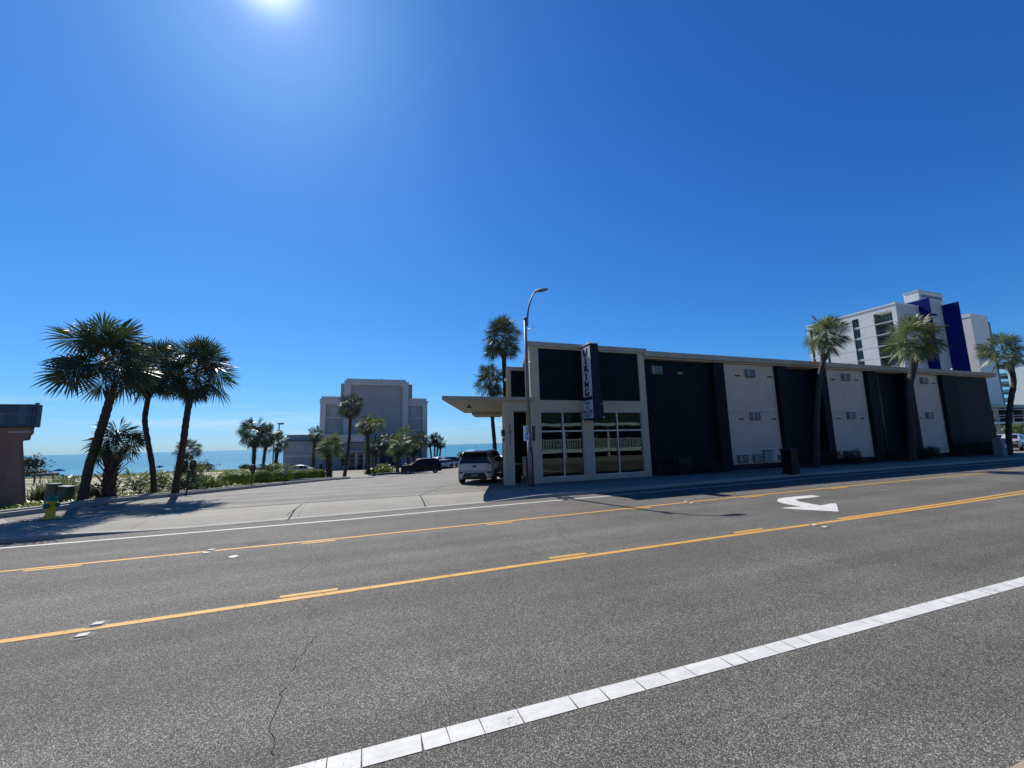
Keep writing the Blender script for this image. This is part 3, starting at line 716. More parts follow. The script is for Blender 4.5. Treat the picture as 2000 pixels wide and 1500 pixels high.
fs = [(i*12+k, i*12+(k+1) % 12, (i+1)*12+(k+1) % 12, (i+1)*12+k) for i in range(8) for k in range(12)]
mb.add(vs, fs, True); mb.f += [tuple(range(11, -1, -1)), tuple(8*12+k for k in range(12))]; mb.sm += [False]*2
mb.build('lamp_head', m_steel, lp)
mb = MB(); vs = [hd+ax*(.38+.26*cos(2*pi*k/20))+sd*.12*sin(2*pi*k/20)-un*.034 for k in range(20)]; mb.extrude(vs, -un*.014); mb.build('lens', M('amber_lens', (.45, .36, .26), .3), lp)
mb = MB(); mb.tube([(6.27, 15.02, 6.25), (6.62, 14.9, 6.46)], .012, 6); mb.build('bracket', m_alu, lp)
mb = MB(); mb.tube([(6.27, 15.02, 4.93), (6.55, 14.9, 5.02)], .016, 6); mb.build('bracket', m_alu, lp)
mb = MB(); mb.tube([(6.25, 14.93, 1.5), (6.34, 14.9, 1.6)], .04, 8); mb.tube([(6.37, 14.95, 0), (6.36, 14.95, 1.5)], .02, 6); mb.build('conduit', m_black, lp)
# blue sign on the pole and the dark one on its far side
b0 = Vector((6.12, 14.90, 2.32))
bs_ = thing('banner_sign', 'small blue and white picture sign strapped to the street lamp', 'sign', tuple(b0))
sx_ = Vector((.97, .25, 0)).normalized()
mb = MB(); c0 = Vector((5.98, 14.80, 1.88))
def pr(mb, a, b_, z0, z1, off, th=.02):
    P = c0+sx_*a; Q = c0+sx_*b_; nrm = Vector((sx_.y, -sx_.x, 0)); P = P+nrm*off; Q = Q+nrm*off
    mb.extrude([(P.x, P.y, z0), (Q.x, Q.y, z0), (Q.x, Q.y, z1), (P.x, P.y, z1)], -nrm*th)
pr(mb, 0, .20, 1.86, 2.44, 0, .05); mb.build('sign_panel', M('sign_white', (.75, .78, .85), .4), bs_)
mb = MB(); pr(mb, .10, .185, 1.90, 2.41, .004, .006); mb.build('blue_field', M('sign_blue', (.04, .13, .55), .4), bs_)
mb = MB(); pr(mb, .015, .10, 1.93, 2.12, .004, .006); mb.build('sky_field', M('sign_sky', (.18, .45, .85), .4), bs_)
mb = MB(); pr(mb, .015, .085, 2.18, 2.34, .004, .006); mb.build('sun_field', M('sign_cream', (.9, .75, .5), .4), bs_)
mb = MB()
for k, (z, a, b_) in enumerate(((2.33, .11, .15), (2.26, .12, .155), (2.2, .11, .15), (2.05, .13, .175), (2.0, .11, .14))): pr(mb, a, b_, z, z+.035, .008, .005)
mb.build('lettering', M('sign_pale', (.8, .85, .9), .4), bs_)
bk_ = thing('banner_sign', 'dark back of a second narrow sign on the right side of the street lamp', 'sign', (6.45, 15.1, 2.3))
mb = MB(); mb.box(6.42, 6.56, 15.08, 15.14, 1.86, 2.44, .01); mb.build('sign_panel', m_black, bk_)
mb = MB(); mb.box(6.385, 6.41, 15.06, 15.12, 1.92, 2.42); mb.build('bracket', m_alu, bk_)

# ------------------------------------------------------------------ the house behind the viewer, seen mirrored in the office glass
bh = thing('balcony_building', 'pale two storey building with white balcony rails mirrored in the office windows', 'building', (10, -7, 0))
m_bw = M('balcony_white', (.66, .72, .70), .6)
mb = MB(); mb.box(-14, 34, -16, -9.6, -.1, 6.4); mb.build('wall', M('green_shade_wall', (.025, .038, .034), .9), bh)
mb = MB(); mb.box(-14, 34, -9.6, -7.0, .55, .85, .01); mb.box(-14, 34, -9.6, -6.6, 3.5, 3.8, .01); mb.build('balcony_slab', m_bw, bh)
mb = MB()
for k in range(0, 160):
    x = -14+k*.30; mb.box(x, x+.10, -7.1, -7.06, .9, 1.95)
mb.box(-14, 34, -7.12, -7.04, 1.95, 2.03); mb.box(-14, 34, -7.12, -7.04, .86, .92); mb.build('railing', m_bw, bh)
mb = MB()
for k in range(9): mb.box(-12+k*5.6, -11.8+k*5.6, -7.3, -7.1, -.1, 3.5)
mb.build('column', m_bw, bh)

# ------------------------------------------------------------------ palms
def leaf_fan(mb, H, t, up, blade, rng, nseg=26, spread=118, flop=.35, droop=.25):
    t = t.normalized(); s = t.cross(up)
    if s.length < .05: s = t.cross(Vector((.3, .9, .1)))
    s.normalize(); n = s.cross(t).normalized()
    for i in range(-nseg//2, nseg//2+1):
        f = i/(nseg/2); ph = radians(spread)*f+rng.uniform(-.03, .03)
        k = (1-abs(f))*.30*blade
        root = H+t*k-Vector((0, 0, 1))*flop*k*.35
        d = (t*cos(ph)+s*sin(ph)-n*(.22+flop*.3)*abs(sin(ph))-n*flop*.25*max(0, cos(ph))).normalized()
        L = blade*(.74+.26*max(0, cos(ph*.62)))*rng.uniform(.86, 1.06)
        wd = radians(spread)*2/nseg*L*.5*.98
        side = n.cross(d).normalized(); side = (side*cos(rng.uniform(-.7, .7))+n*sin(rng.uniform(-.7, .7))).normalized()
        g = Vector((0, 0, -1))*droop*L
        m1 = root+d*L*.48+g*.04; m2 = root+d*L*.76+g*.22; tip = root+d*L*rng.uniform(.93, 1.04)+g*rng.uniform(.4, .9)
        mb.add([root, m1-side*wd*.5, m1+side*wd*.5, m2-side*wd*.30, m2+side*wd*.30, tip], [(0, 1, 2), (1, 3, 4, 2), (3, 5, 4)])
def crown(c, axis, R, rng, nf, lo=-45, hi=85, stalk=None, dead=0, fans=None, mats=(None, None)):
    """returns mesh builders for leaves, stalks and dead leaves. R = reach of a leaf tip from the centre"""
    lv, st, dd = MB(), MB(), MB()
    for k in range(nf+dead):
        f = (k+.5)/nf
        az = k*2.39996+rng.uniform(-.3, .3)
        isd = k >= nf
        el = radians(hi-(hi-lo)*f**.85+rng.uniform(-9, 9)) if not isd else radians(rng.uniform(-75, -52))
        r = R*rng.uniform(.88, 1.05)*(1.0 if not isd else .72)
        if fans and k < len(fans): az, el, r = radians(fans[k][0]), radians(fans[k][1]), fans[k][2]
        d = Vector((cos(el)*cos(az), cos(el)*sin(az), sin(el)))
        ps = r*rng.uniform(.40, .52); bl = r-ps*.94
        b0 = c+axis*(.25*R*(sin(el))*.6)
        p1 = b0+d*ps*.5; p2 = b0+d*ps-Vector((0, 0, 1))*ps*.10
        tt = (p2-p1).normalized()
        (st).tube([b0, p1, p2], [.022, .016, .012], 4, False)
        tt = (tt-Vector((0, 0, 1))*(.25 if not isd else .5)*max(.15, cos(el))).normalized()
        upv = Vector((0, 0, 1)) if abs(tt.z) < .93 else Vector((-cos(az), -sin(az), .1))
        upv = Matrix.Rotation(rng.choice((-1, 1))*rng.uniform(.1, 1.35), 3, tt) @ upv
        leaf_fan(dd if isd else lv, p2, tt, upv, bl, rng, 32 if R > 1.1 else 22, rng.uniform(125, 158) if not isd else 85, rng.uniform(.08, .35), rng.uniform(.06, .24))
    return lv, st, dd
def palm(label, path, rad, R, nf=34, seed=1, lo=-40, hi=84, dead=0, boots=0.0, leafm=None, name='palm_tree', group=None, cen=None, base_flare=1.25, bootlen=.16, fans=None, bootcol=None, seg=9, skirt=True):
    """path: world points from the ground to the base of the crown"""
    rng = random.Random(seed); path = [Vector(p) for p in path]
    path[0] = path[0]-Vector((0, 0, .12))
    root = thing(name, label, 'palm tree', tuple(path[0]+Vector((0, 0, .12))), group=group)
    P = []                                                    # finer trunk
    for i in range(len(path)-1):
        a = path[max(i-1, 0)]; b_ = path[i]; c_ = path[i+1]; d = path[min(i+2, len(path)-1)]
        for k in range(seg):
            u = k/seg
            P.append(.5*((2*b_)+(c_-a)*u+(2*a-5*b_+4*c_-d)*u*u+(3*b_-a-3*c_+d)*u**3))
    P.append(path[-1]); n = len(P)
    rr = [rad*(1+(base_flare-1)*max(0, 1-i/n*7))*(1-.12*i/n)*(1+.06*sin(i*1.7)+rng.uniform(-.05, .05))*(1.0 if i < n*.86 or not skirt else 1+.45*(i/n-.86)/.14) for i in range(n)]
    tb = MB(); tb.tube(P, rr, 12); tb.build('trunk', m_trunk, root)
    c = Vector(cen) if cen is not None else P[-1]+(P[-1]-P[-3]).normalized()*R*.18
    ax = (c-P[-1]); ax = ax.normalized() if ax.length > .01 else Vector((0, 0, 1))
    if boots > 0 or skirt:                                       # old leaf bases
        bt = MB(); L = sum((P[i+1]-P[i]).length for i in range(n-1)); nb = int((L*boots if boots > 0 else .5)/.05)+6
        start = 1-max(boots, .5/L if L > 0 else .2)
        for k in range(nb):
            u = start+(1-start)*k/nb; q = u*(n-1); i = min(int(q), n-2); p = P[i].lerp(P[i+1], q-i); r = rr[i]
            t_ = (P[i+1]-P[i]).normalized(); az = k*2.39996
            a = t_.cross(Vector((0, 1, 0))).normalized(); b_ = t_.cross(a); o = a*cos(az)+b_*sin(az); sd_ = t_.cross(o)
            bl = bootlen*rng.uniform(.7, 1.3); w_ = r*.34
            e = p+o*(r+bl*.75)+t_*bl*rng.uniform(.6, 1.3)
            s0 = p+o*r*.85
            bt.add([s0-sd_*w_, s0+sd_*w_, s0-t_*.05, e-sd_*w_*.35, e+sd_*w_*.35, e-t_*.02+o*.01], [(0, 3, 4, 1), (0, 2, 5, 3), (1, 4, 5, 2), (3, 5, 4)])
        bt.build('leaf_bases', bootcol or m_boot, root)
    lv, st, dd = crown(c, ax, R, rng, nf, lo, hi, dead=dead, fans=fans)
    st.build('leaf_stalks', m_pet, root); lv.build('crown', leafm or m_leaf, root)
    if dd.f: dd.build('dead_leaves', m_dead, root)
    return root
def pxpath(pts, depth): return [at(x, y, depth) for x, y in pts]
LG = 'palms in the bed at the left of the drive'
# four palms of the left bed
d = 15.2
palm('tallest leaning palm with a thick curved trunk and widest crown, left of the drive', [ter(160, 986)]+pxpath([(172, 920), (188, 868), (201, 827), (211, 793), (219, 765)], d), .145, 1.62, 36, 3, lo=-32, group=LG, cen=at(209, 706, d), dead=2, boots=.10, bootlen=.2)
d = 17.5
palm('slim wavy-trunked palm standing between the two leaning palms, its crown half hidden', [at(302, 967, d)]+pxpath([(298, 915), (289, 863), (283, 822), (287, 790), (291, 768)], d), .105, 1.28, 32, 8, lo=-50, group=LG, cen=at(302, 722, d+.4), dead=5)
d = 18.0
palm('palm leaning right with brown hanging leaves, rightmost of the tall ones at left', [at(341, 966, d)]+pxpath([(348, 922), (357, 873), (362, 833), (367, 800), (372, 775)], d), .135, 1.48, 32, 13, lo=-38, group=LG, cen=at(384, 728, d), dead=11)
d = 15.8
palm('short palm bristling with old leaf bases under the slim palms at left', [at(213, 980, d)]+pxpath([(213, 955), (215, 930), (218, 908), (222, 890)], d), .22, .90, 26, 21, lo=-35, group=LG, cen=at(228, 864, d), boots=.97, bootlen=.33, dead=2, base_flare=1.5)

def fanshrub(label, p, R, n, seed, mat=None, hi=80, lo=10, group=None, name='fan_palm_shrub', cat='palm shrub'):
    rng = random.Random(seed); root = thing(name, label, cat, tuple(p), group=group)
    lv, st, dd = crown(Vector(p)+Vector((0, 0, .05)), Vector((0, 0, 1)), R, rng, n, lo, hi)
    st.build('leaf_stalks', m_pet, root); lv.build('leaves', mat or m_leaf2, root); return root
fanshrub('low pale fan palm sprouting between the short palm and the slim palm', at(262, 962, 17.8), .95, 12, 4)
def blades(label, p, R, H, n, seed, mat, name='grass_clump', cat='grass clump', wd=.02, group=None):
    rng = random.Random(seed); root = thing(name, label, cat, tuple(p), group=group); mb = MB()
    for k in range(n):
        az = rng.uniform(0, 2*pi); lean = rng.uniform(.05, .9); L = H*rng.uniform(.6, 1.1)
        o = Vector(p)+Vector((rng.gauss(0, R*.25), rng.gauss(0, R*.25), -.02)); d = Vector((cos(az), sin(az), 0)); s_ = Vector((-sin(az), cos(az), 0))*wd
        q = [o+d*L*lean*(u**1.6)+Vector((0, 0, L*(u-.35*lean*u*u))) for u in (0, .35, .7, 1)]
        mb.add([q[0]-s_, q[0]+s_, q[1]-s_, q[1]+s_, q[2]-s_*.7, q[2]+s_*.7, q[3]], [(0, 1, 3, 2), (2, 3, 5, 4), (4, 5, 6)])
    mb.build('blades', mat, root); return root
def leafball(label, c, r, n, seed, mat, name='shrub', cat='shrub', ls=.05, group=None, stems=True, fill=.25, core=True, lump=.12, flat=False, twig=5):
    """rounded or ragged leafy shrub: c = centre, r = half sizes"""
    rng = random.Random(seed); root = thing(name, label, cat, (c[0], c[1], c[2]-r[2]), group=group); mb = MB(); C3 = Vector(c)
    for k in range(n):
        z = rng.uniform(-.98, 1); a = rng.uniform(0, 2*pi); q = sqrt(1-z*z); d = Vector((q*cos(a), q*sin(a), z))
        rad = 1-fill*rng.random()**1.6
        lum = 1+lump*noise.noise(d*2.3+Vector((seed*3.1, 0, 0)))*2
        p = C3+Vector((d.x*r[0], d.y*r[1], d.z*r[2]))*rad*lum
        if flat and z < -.2: p.z = C3.z-r[2]*rng.uniform(.2, 1); p.x = C3.x+d.x*r[0]*rng.uniform(.85, 1)/max(q, .3)*.98; p.y = C3.y+d.y*r[1]*rng.uniform(.85, 1)/max(q, .3)*.98
        u = Vector((rng.gauss(0, 1), rng.gauss(0, 1), rng.gauss(0, 1)+.6)).normalized(); v = u.cross(d)
        v = v.normalized() if v.length > .01 else Vector((1, 0, 0)); s_ = ls*rng.uniform(.6, 1.4)
        mb.add([p-u*s_, p+v*s_*.45, p+u*s_, p-v*s_*.45], [(0, 1, 2, 3)])
    if core: mb.sphere(c, (r[0]*.72, r[1]*.72, r[2]*.74), 14, 10)
    mb.build('foliage', mat, root)
    st = MB()
    for k in range(twig):
        a = rng.uniform(0, 6.28); st.tube([(c[0]+.05*cos(a), c[1]+.05*sin(a), c[2]-r[2]-.05), (c[0]+r[0]*.4*cos(a), c[1]+r[1]*.4*sin(a), c[2])], [.02, .01], 5, False)
    st.build('stems', m_wood, root)
    return root
# bed plants
blades('tall strappy leaves growing behind the green utility cabinets', at(112, 984, 15.6), .9, 1.15, 230, 3, m_shrubg, name='strap_leaf_plant', cat='plant', wd=.034)
blades('strappy clump at the left edge of the green cabinets by the pink wall', at(80, 985, 15.3), .6, .9, 150, 4, m_shrubg, name='strap_leaf_plant', cat='plant', wd=.03)
leafball('brushy olive shrub growing right behind the green cabinets', at(128, 955, 17.2), (.55, .5, .55), 900, 5, m_shrubg, ls=.07, core=False, fill=.9)
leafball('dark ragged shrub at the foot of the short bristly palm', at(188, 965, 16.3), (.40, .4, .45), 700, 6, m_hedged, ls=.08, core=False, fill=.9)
k = 0
SHR = [((375, 930), 20.5, (.62, .5, .75), 1400, m_shrub, 'bright yellow-green shrub behind the double parking meter', .07),
       ((362, 950), 19.8, (.8, .5, .5), 1300, m_shrubg, 'grey-green shrub right around the double parking meter post', .07),
       ((400, 943), 22.0, (.95, .6, .5), 1500, m_shrub, 'loose green shrub between the double meter and the largest clipped bush', .07),
       ((316, 940), 20.5, (.42, .5, .55), 900, m_shrub, 'small yellow-green shrub between the slim palm and the right leaning palm', .06),
       ((412, 952), 22.2, (.6, .4, .3), 800, m_shrubg, 'low silvery shrub at the kerb left of the largest clipped bush', .06)]
for (px, dd_, r, n, mt, lab, ls) in SHR:
    p = at(px[0], px[1], dd_); leafball(lab, tuple(p), r, n, 30+k, mt, ls=ls, core=False, fill=.85, lump=.3); k += 1
# ground cover in the bed
gc = MB(); rng = random.Random(77)
bx = [at(x, y, d_) for x, y, d_ in ()]
for k in range(9000):
    y = rng.uniform(17.6, 32); xk = bed_x(y); x = xk-.55-rng.random()**1.4*4.2
    hgt = .07+.16*max(0, noise.noise(Vector((x*.7, y*.7, 3)))+.25)
    if noise.noise(Vector((x*.4, y*.4, 11))) < -.28: continue
    z = tz(y)+.10; a = rng.uniform(0, 6.28); L = hgt*rng.uniform(.6, 1.8); d_ = Vector((cos(a)*.6, sin(a)*.6, 1)).normalized(); s_ = Vector((-sin(a), cos(a), 0))*rng.uniform(.015, .045)
    o = Vector((x, y, z-.02)); m_ = o+d_*L*.6; e = o+d_*L+Vector((cos(a), sin(a), -.3))*L*.3
    gc.add([o, m_-s_, e, m_+s_], [(0, 1, 2, 3)])
tag(gc.build('ground_cover', m_shrub), 'low straggly green ground cover filling the kerbed bed', 'plants', kind='stuff')
# soil of the bed
sm2 = MB()
by = [17.0, 18, 19, 20, 21.2, 23.2, 26, 30, 34, 38, 41]
for i in range(len(by)-1):
    a, b_ = by[i], by[i+1]
    sm2.add([(bed_x(a)-5.5, a, tz(a)+.02), (bed_x(a)-.35, a, tz(a)+.12), (bed_x(b_)-.35, b_, tz(b_)+.12), (bed_x(b_)-5.5, b_, tz(b_)+.02)], [(0, 1, 2, 3)])
m_soil, t, b = newmat('bed_soil'); p_ = pos(t)
c = mixc(t, ramp(t, noi(t, p_, 1.6, 6, .7), [(.4, 0), (.6, 1)]), (.30, .25, .15), (.13, .14, .05))
t.links.new(mulc(t, c, ramp(t, noi(t, p_, 30, 4), [(.3, .6), (.7, 1.2)])), b.inputs['Base Color']); b.inputs['Roughness'].default_value = .95; bump(t, b, noi(t, p_, 25, 5), .8, .03)
struct('bed_soil', sm2, m_soil)

# clipped bushes along the bed
HG = 'clipped rounded bushes along the drive'
for i, (x, y, d_, wpx, hpx, lab) in enumerate(((453, 955, 26.6, 68, 51, 'largest clipped bush, nearest of the row, just left of the single parking meter'), (510, 950, 30.5, 38, 42, 'clipped bush just right of the single parking meter'),
        (546, 943, 36, 44, 38, 'clipped bush around the foot of the leaning white sign'), (580, 941, 39, 36, 31, 'lowest clipped bush in front of the silver car roof'), (604, 938, 43, 38, 31, 'clipped bush left of the pair at the far end of the row'),
        (622, 936, 46.5, 26, 26, 'farthest clipped bush beside the short patterned palm'), (487, 945, 30.5, 26, 30, 'small clipped bush directly behind the single parking meter'))):
    p = at(x, y, d_); w_ = wpx*d_/F/2; h_ = hpx*d_/F*.55; gz = tz(p.y)+.1
    H_ = hpx*d_/F*.60; leafball(lab, (p.x, p.y+w_*.6, gz+H_*.36), (w_*.98, w_*.85, H_*.66), 6500, 50+i, m_hedge, 'clipped_bush', 'bush', ls=.022+.0006*d_, group=HG, fill=.05, lump=.02)
leafball('loose bright green shrub behind the middle of the clipped row', tuple(at(533, 918, 44)), (1.9, 1.0, .75), 2200, 71, m_shrub, ls=.11, core=False, fill=.7, lump=.3)

# palms in the middle distance
MG = 'palms beyond the drive'
def simple(label, base, top, depth, wpx, cen, Rpx, nf, seed, **kw):
    pts = [base]+[(base[0]+(top[0]-base[0])*u+kw.get('bow', 0)*sin(pi*u), base[1]+(top[1]-base[1])*u) for u in (.35, .7)]+[top]
    kw.pop('bow', None)
    P = pxpath(pts, depth)
    return palm(label, P, wpx*depth/F/2, Rpx*depth/F, int(nf*.72), seed, cen=at(cen[0], cen[1], depth), group=MG, seg=5, **kw)
simple('palm with shaggy brown bases, leftmost of the three behind the clipped bushes', (494, 930), (497, 872), 47, 7.5, (496, 847), 31, 34, 31, dead=6, boots=.5)
simple('palm with a bare dark trunk, middle one of three behind the clipped bushes', (511, 935), (519, 868), 49, 6, (520, 852), 27, 30, 32, dead=5, boots=.25)
simple('palm crossed by the tall car park light, rightmost of three behind the bushes', (535, 932), (541, 880), 54, 6, (541, 864), 24, 28, 33, dead=4, boots=.3)
simple('tallest palm before the grey building with bare trunk and high crown', (671.5, 936), (684, 812), 46, 6.3, (686, 795), 27, 34, 34, dead=3, bow=3)
simple('palm in front of the low grey wing with narrow shaggy crown', (610, 925), (615, 862), 62, 7, (615, 850), 18, 26, 35, dead=3, boots=.4)
simple('short stout palm with crisscross patterned trunk beside the last clipped bush', (643, 936), (642, 888), 44, 11, (646, 876), 29, 34, 36, boots=1.0, bootlen=.2, lo=-25, leafm=m_leaf2)
simple('slender pale-trunked palm leaning over the island shrub', (732, 933), (735.5, 845), 46, 2.6, (738, 829), 17, 20, 37, bow=-6, skirt=False, leafm=m_leaf2)
simple('full palm behind the slender leaning palm, left of it', (719, 925), (718, 846), 55, 6.5, (717, 831), 22, 34, 38, dead=8, leafm=m_leaf2)
simple('stocky palm right of the leaning palm with a heap of pale leaves', (776, 923), (778, 880), 54, 7, (781, 868), 27, 38, 39, dead=6, lo=-60, leafm=m_leaf2)
simple('palm peeping out above the stocky palm before the grey building', (800, 920), (790, 856), 60, 5, (789, 848), 18, 22, 40, leafm=m_leaf2)
simple('palm right of the stocky palm, its crown near the building corner', (812, 920), (806, 880), 60, 5.5, (804, 870), 23, 30, 41, dead=5, lo=-60)
simple('dark palm against the right corner of the grey building', (822, 916), (820, 872), 68, 5, (821, 860), 18, 26, 42, dead=3)
simple('dark low palm before the ground floor windows of the grey building', (735, 918), (733, 880), 66, 6, (732, 872), 22, 28, 43, dead=6, lo=-60)
simple('dark palm left of the stocky palm by the building entrance', (757, 918), (756, 872), 66, 6, (756, 862), 18, 28, 44, dead=5, lo=-60)
for i, (x0, x1, yt, lab) in enumerate(((843, 840, 868, 'first palm from the left in the clump right of the grey building'), (849, 849, 862, 'second palm in the clump right of the grey building, crown topmost'), (853, 855, 866, 'third palm in the clump right of the grey building'), (858, 861, 871, 'fourth palm in the clump right of the grey building, nearest the sea gap'))):
    simple(lab, (x0, 901), (x1, yt), 92, 3.4, (x1, yt-6), 12.5, 22, 60+i, dead=6, lo=-55)
simple('lone palm on the dunes seen just right of the rightmost leaning palm', (364, 925), (366, 888), 88, 4, (367, 880), 23, 30, 45, dead=6)
simple('palm just behind the silver hatchback roof, left of it', (897, 905), (897, 893), 60, 4, (899, 890), 9, 18, 46)
# palms behind the canopy
d = 27.0
palm('tall palm rising behind the motel canopy beside the street lamp', pxpath([(986, 905), (986, 830), (987, 770), (985, 724), (984, 692)], d), .17, 1.46, 32, 47, lo=-40, cen=at(981, 662, d), group='palms at the motel', dead=2)
d = 26.0
palm('shorter palm left of the tall one, its trunk seen below the canopy', pxpath([(968, 912), (966, 868), (962, 820), (961, 790), (961, 768)], d), .13, 1.12, 30, 48, lo=-45, cen=at(957, 746, d), group='palms at the motel')
# street palms before the long wing
def spalm(label, pts, wpx, cen, Rpx, seed, dead=2, nf=26, lo=-42, y=16.2):
    P = [on_y(px, py, y) for px, py in pts]; P[0] = Vector((P[0].x, y, .0)); dd_ = dep(P[-1])
    palm(label, P, .70*wpx*dd_/F/2, .86*Rpx*dd_/F, nf, seed, cen=on_y(cen[0], cen[1], y), lo=lo, dead=dead, leafm=m_leaf2, group='palms before the motel wing')
spalm('street palm at the second cream bay, leftmost of the three before the wing', [(1594, 905), (1595, 830), (1597, 785), (1601, 735), (1611, 693)], 14, (1613, 657), 50, 51)
spalm('street palm with the thickest trunk, middle of the three, before the blue striped tower', [(1780, 895), (1778, 810), (1775, 765), (1780, 735), (1790, 696)], 17, (1786, 664), 60, 52)
spalm('rightmost street palm with a bent trunk beside the grey utility cabinet', [(1969, 880), (1970, 835), (1974, 784), (1980, 745), (1972, 708)], 12.5, (1960, 686), 47, 53, y=15.9)

# dune plants
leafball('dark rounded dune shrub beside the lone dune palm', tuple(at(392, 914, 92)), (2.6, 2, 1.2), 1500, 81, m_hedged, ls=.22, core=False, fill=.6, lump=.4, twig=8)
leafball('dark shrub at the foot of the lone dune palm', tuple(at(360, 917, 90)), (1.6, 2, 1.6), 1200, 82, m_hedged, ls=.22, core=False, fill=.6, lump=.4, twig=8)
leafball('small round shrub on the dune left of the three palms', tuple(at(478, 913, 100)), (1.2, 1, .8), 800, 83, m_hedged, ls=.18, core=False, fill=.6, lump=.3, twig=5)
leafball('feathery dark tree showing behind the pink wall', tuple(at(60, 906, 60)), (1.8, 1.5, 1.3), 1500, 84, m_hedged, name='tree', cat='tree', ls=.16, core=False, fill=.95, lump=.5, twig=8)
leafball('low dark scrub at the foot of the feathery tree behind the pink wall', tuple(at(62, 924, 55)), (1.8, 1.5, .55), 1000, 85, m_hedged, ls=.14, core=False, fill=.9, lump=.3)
dg = MB(); rng = random.Random(9)
for k in range(16000):
    x = rng.uniform(-125, 5); y = rng.uniform(96, 124)
    if noise.noise(Vector((x*.06, y*.10, 2))) < -.18: continue
    z = tz(y)+.05; L = rng.uniform(.25, .75); a = rng.uniform(0, 6.28); s_ = Vector((1, 0, 0))*rng.uniform(.03, .07); e = Vector((cos(a)*.35, sin(a)*.35, 1))*L; o = Vector((x, y, z-.2))
    dg.add([o-s_, o+s_, o+e*.6+s_*.7, o+e+Vector((cos(a), sin(a), 0))*.1], [(0, 1, 2, 3)])
tag(dg.build('dune_grass', leafmat('dune_grass', (.16, .17, .07), .3, .7, vs=.4)), 'band of olive dune grass between the sand and the sea', 'grass', kind='stuff')

# island with shrub in the car park
p0 = ter(740, 929); isl = MB(); cx, cy = p0.x+1.6, p0.y+1.2
isl.lathe([(2.7, tz(cy)-.2), (2.7, tz(cy)+.13), (2.65, tz(cy)+.15), (2.45, tz(cy)+.15), (2.45, tz(cy)+.1)], cx, cy, 40)
tag(isl.build('island_kerb', m_kerb), 'round white kerb ring edging the planted island in the car park', 'kerb')
for i, (px, py, r, lab) in enumerate(((727, 922, (1.0, 1.0, .55), 'low yellow-green shrub on the left of the car park island'), (750, 917, (1.5, 1.2, .75), 'larger yellow-green shrub on the right of the car park island'))):
    leafball(lab, tuple(at(px, py, 56)), r, 1500, 90+i, m_shrub, ls=.13, core=False, fill=.6, lump=.3, group='shrubs on the car park island')

# planting at the foot of the wing
for i, (x0, x1, h_) in enumerate(((13.9, 18.6, .55), (23.3, 27.4, .8), (28.0, 31.2, .35), (32.4, 36.6, .7), (40.2, 46.9, 1.0))):
    rng = random.Random(300+i); mb = MB()
    for k in range(int((x1-x0)*420)):
        x = rng.uniform(x0, x1); y = rng.uniform(16.75, 17.15); z = rng.uniform(.05, h_)*(1+.25*noise.noise(Vector((x*1.3, i, 0)))); u = Vector((rng.gauss(0, 1), rng.gauss(0, 1), rng.gauss(0, 1))).normalized(); v = u.orthogonal().normalized(); s_ = .055
        mb.add([Vector((x, y, z))-u*s_, Vector((x, y, z))+v*s_*.5, Vector((x, y, z))+u*s_, Vector((x, y, z))-v*s_*.5], [(0, 1, 2, 3)])
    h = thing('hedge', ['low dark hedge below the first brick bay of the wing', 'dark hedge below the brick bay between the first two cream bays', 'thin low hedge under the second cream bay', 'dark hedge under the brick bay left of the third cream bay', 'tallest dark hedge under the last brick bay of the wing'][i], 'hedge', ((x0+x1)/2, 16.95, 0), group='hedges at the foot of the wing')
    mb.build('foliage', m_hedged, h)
for i, x in enumerate((28.6, 36.9)):
    fanshrub(['spiky low plant at the foot of the second cream bay', 'dark spiky plant at the left foot of the third cream bay'][i], (x, 17.0, .1), .75, 10, 200+i, m_leaf, cat='plant', name='spiky_plant')

# ------------------------------------------------------------------ pink sign wall at the left edge
W0 = ter(52, 996); sw = thing('sign_wall', 'mauve stucco wall carrying a dark framed picture sign at the left edge', 'sign', (W0.x-1.2, W0.y, 0))
def wy(px, py): return on_y(px, py, W0.y+.16)
prof = [(52, 998), (47, 900), (45, 864), (46, 861), (58, 860), (60, 856), (61, 851), (66, 847), (67, 838), (68, 832), (68, 828)]
R_ = [wy(*q) for q in prof]; poly = [(p.x, W0.y, max(p.z, -.1)) for p in R_]
L_ = [(-14.8, W0.y, R_[-1].z), (-14.8, W0.y, -.1)]
mb = MB()
for i in range(len(poly)-1):
    (xa_, _, za_), (xb_, _, zb__) = poly[i], poly[i+1]
    if abs(za_-zb__) > .004: mb.add([(-14.8, W0.y, za_), (xa_, W0.y, za_), (xb_, W0.y, zb__), (-14.8, W0.y, zb__), (xa_, W0.y+.16, za_), (xb_, W0.y+.16, zb__), (-14.8, W0.y+.16, za_), (-14.8, W0.y+.16, zb__)], [(0, 1, 2, 3), (1, 4, 5, 2), (4, 6, 7, 5)])
    else: mb.add([(xa_, W0.y, za_), (xb_, W0.y, zb__), (xb_, W0.y+.16, zb__), (xa_, W0.y+.16, za_)], [(0, 1, 2, 3)])
mb.build('stucco_wall', M('mauve_stucco', (.27, .15, .105), .9, .12, 2, .15, .5, 40), sw)
a, b_ = wy(81, 835), wy(83, 791); zt_, zb_ = b_.z, a.z; xr = (a.x+b_.x)/2
mb = MB(); mb.box(-14.8, xr, W0.y-.12, W0.y+.16, zb_, zt_, .02); sb = mb.build('sign_cabinet', M('dark_blue_cabinet', (.01, .022, .045), .35), sw)
mb = MB(); mb.box(-14.75, xr-.12, W0.y-.13, W0.y-.12, zb_+.10, zt_-.10); mb.build('sign_panel', M('navy_panel', (.012, .02, .055), .25), sb)
mb = MB(); 
q0, q1 = wy(43, 829), wy(68, 793)
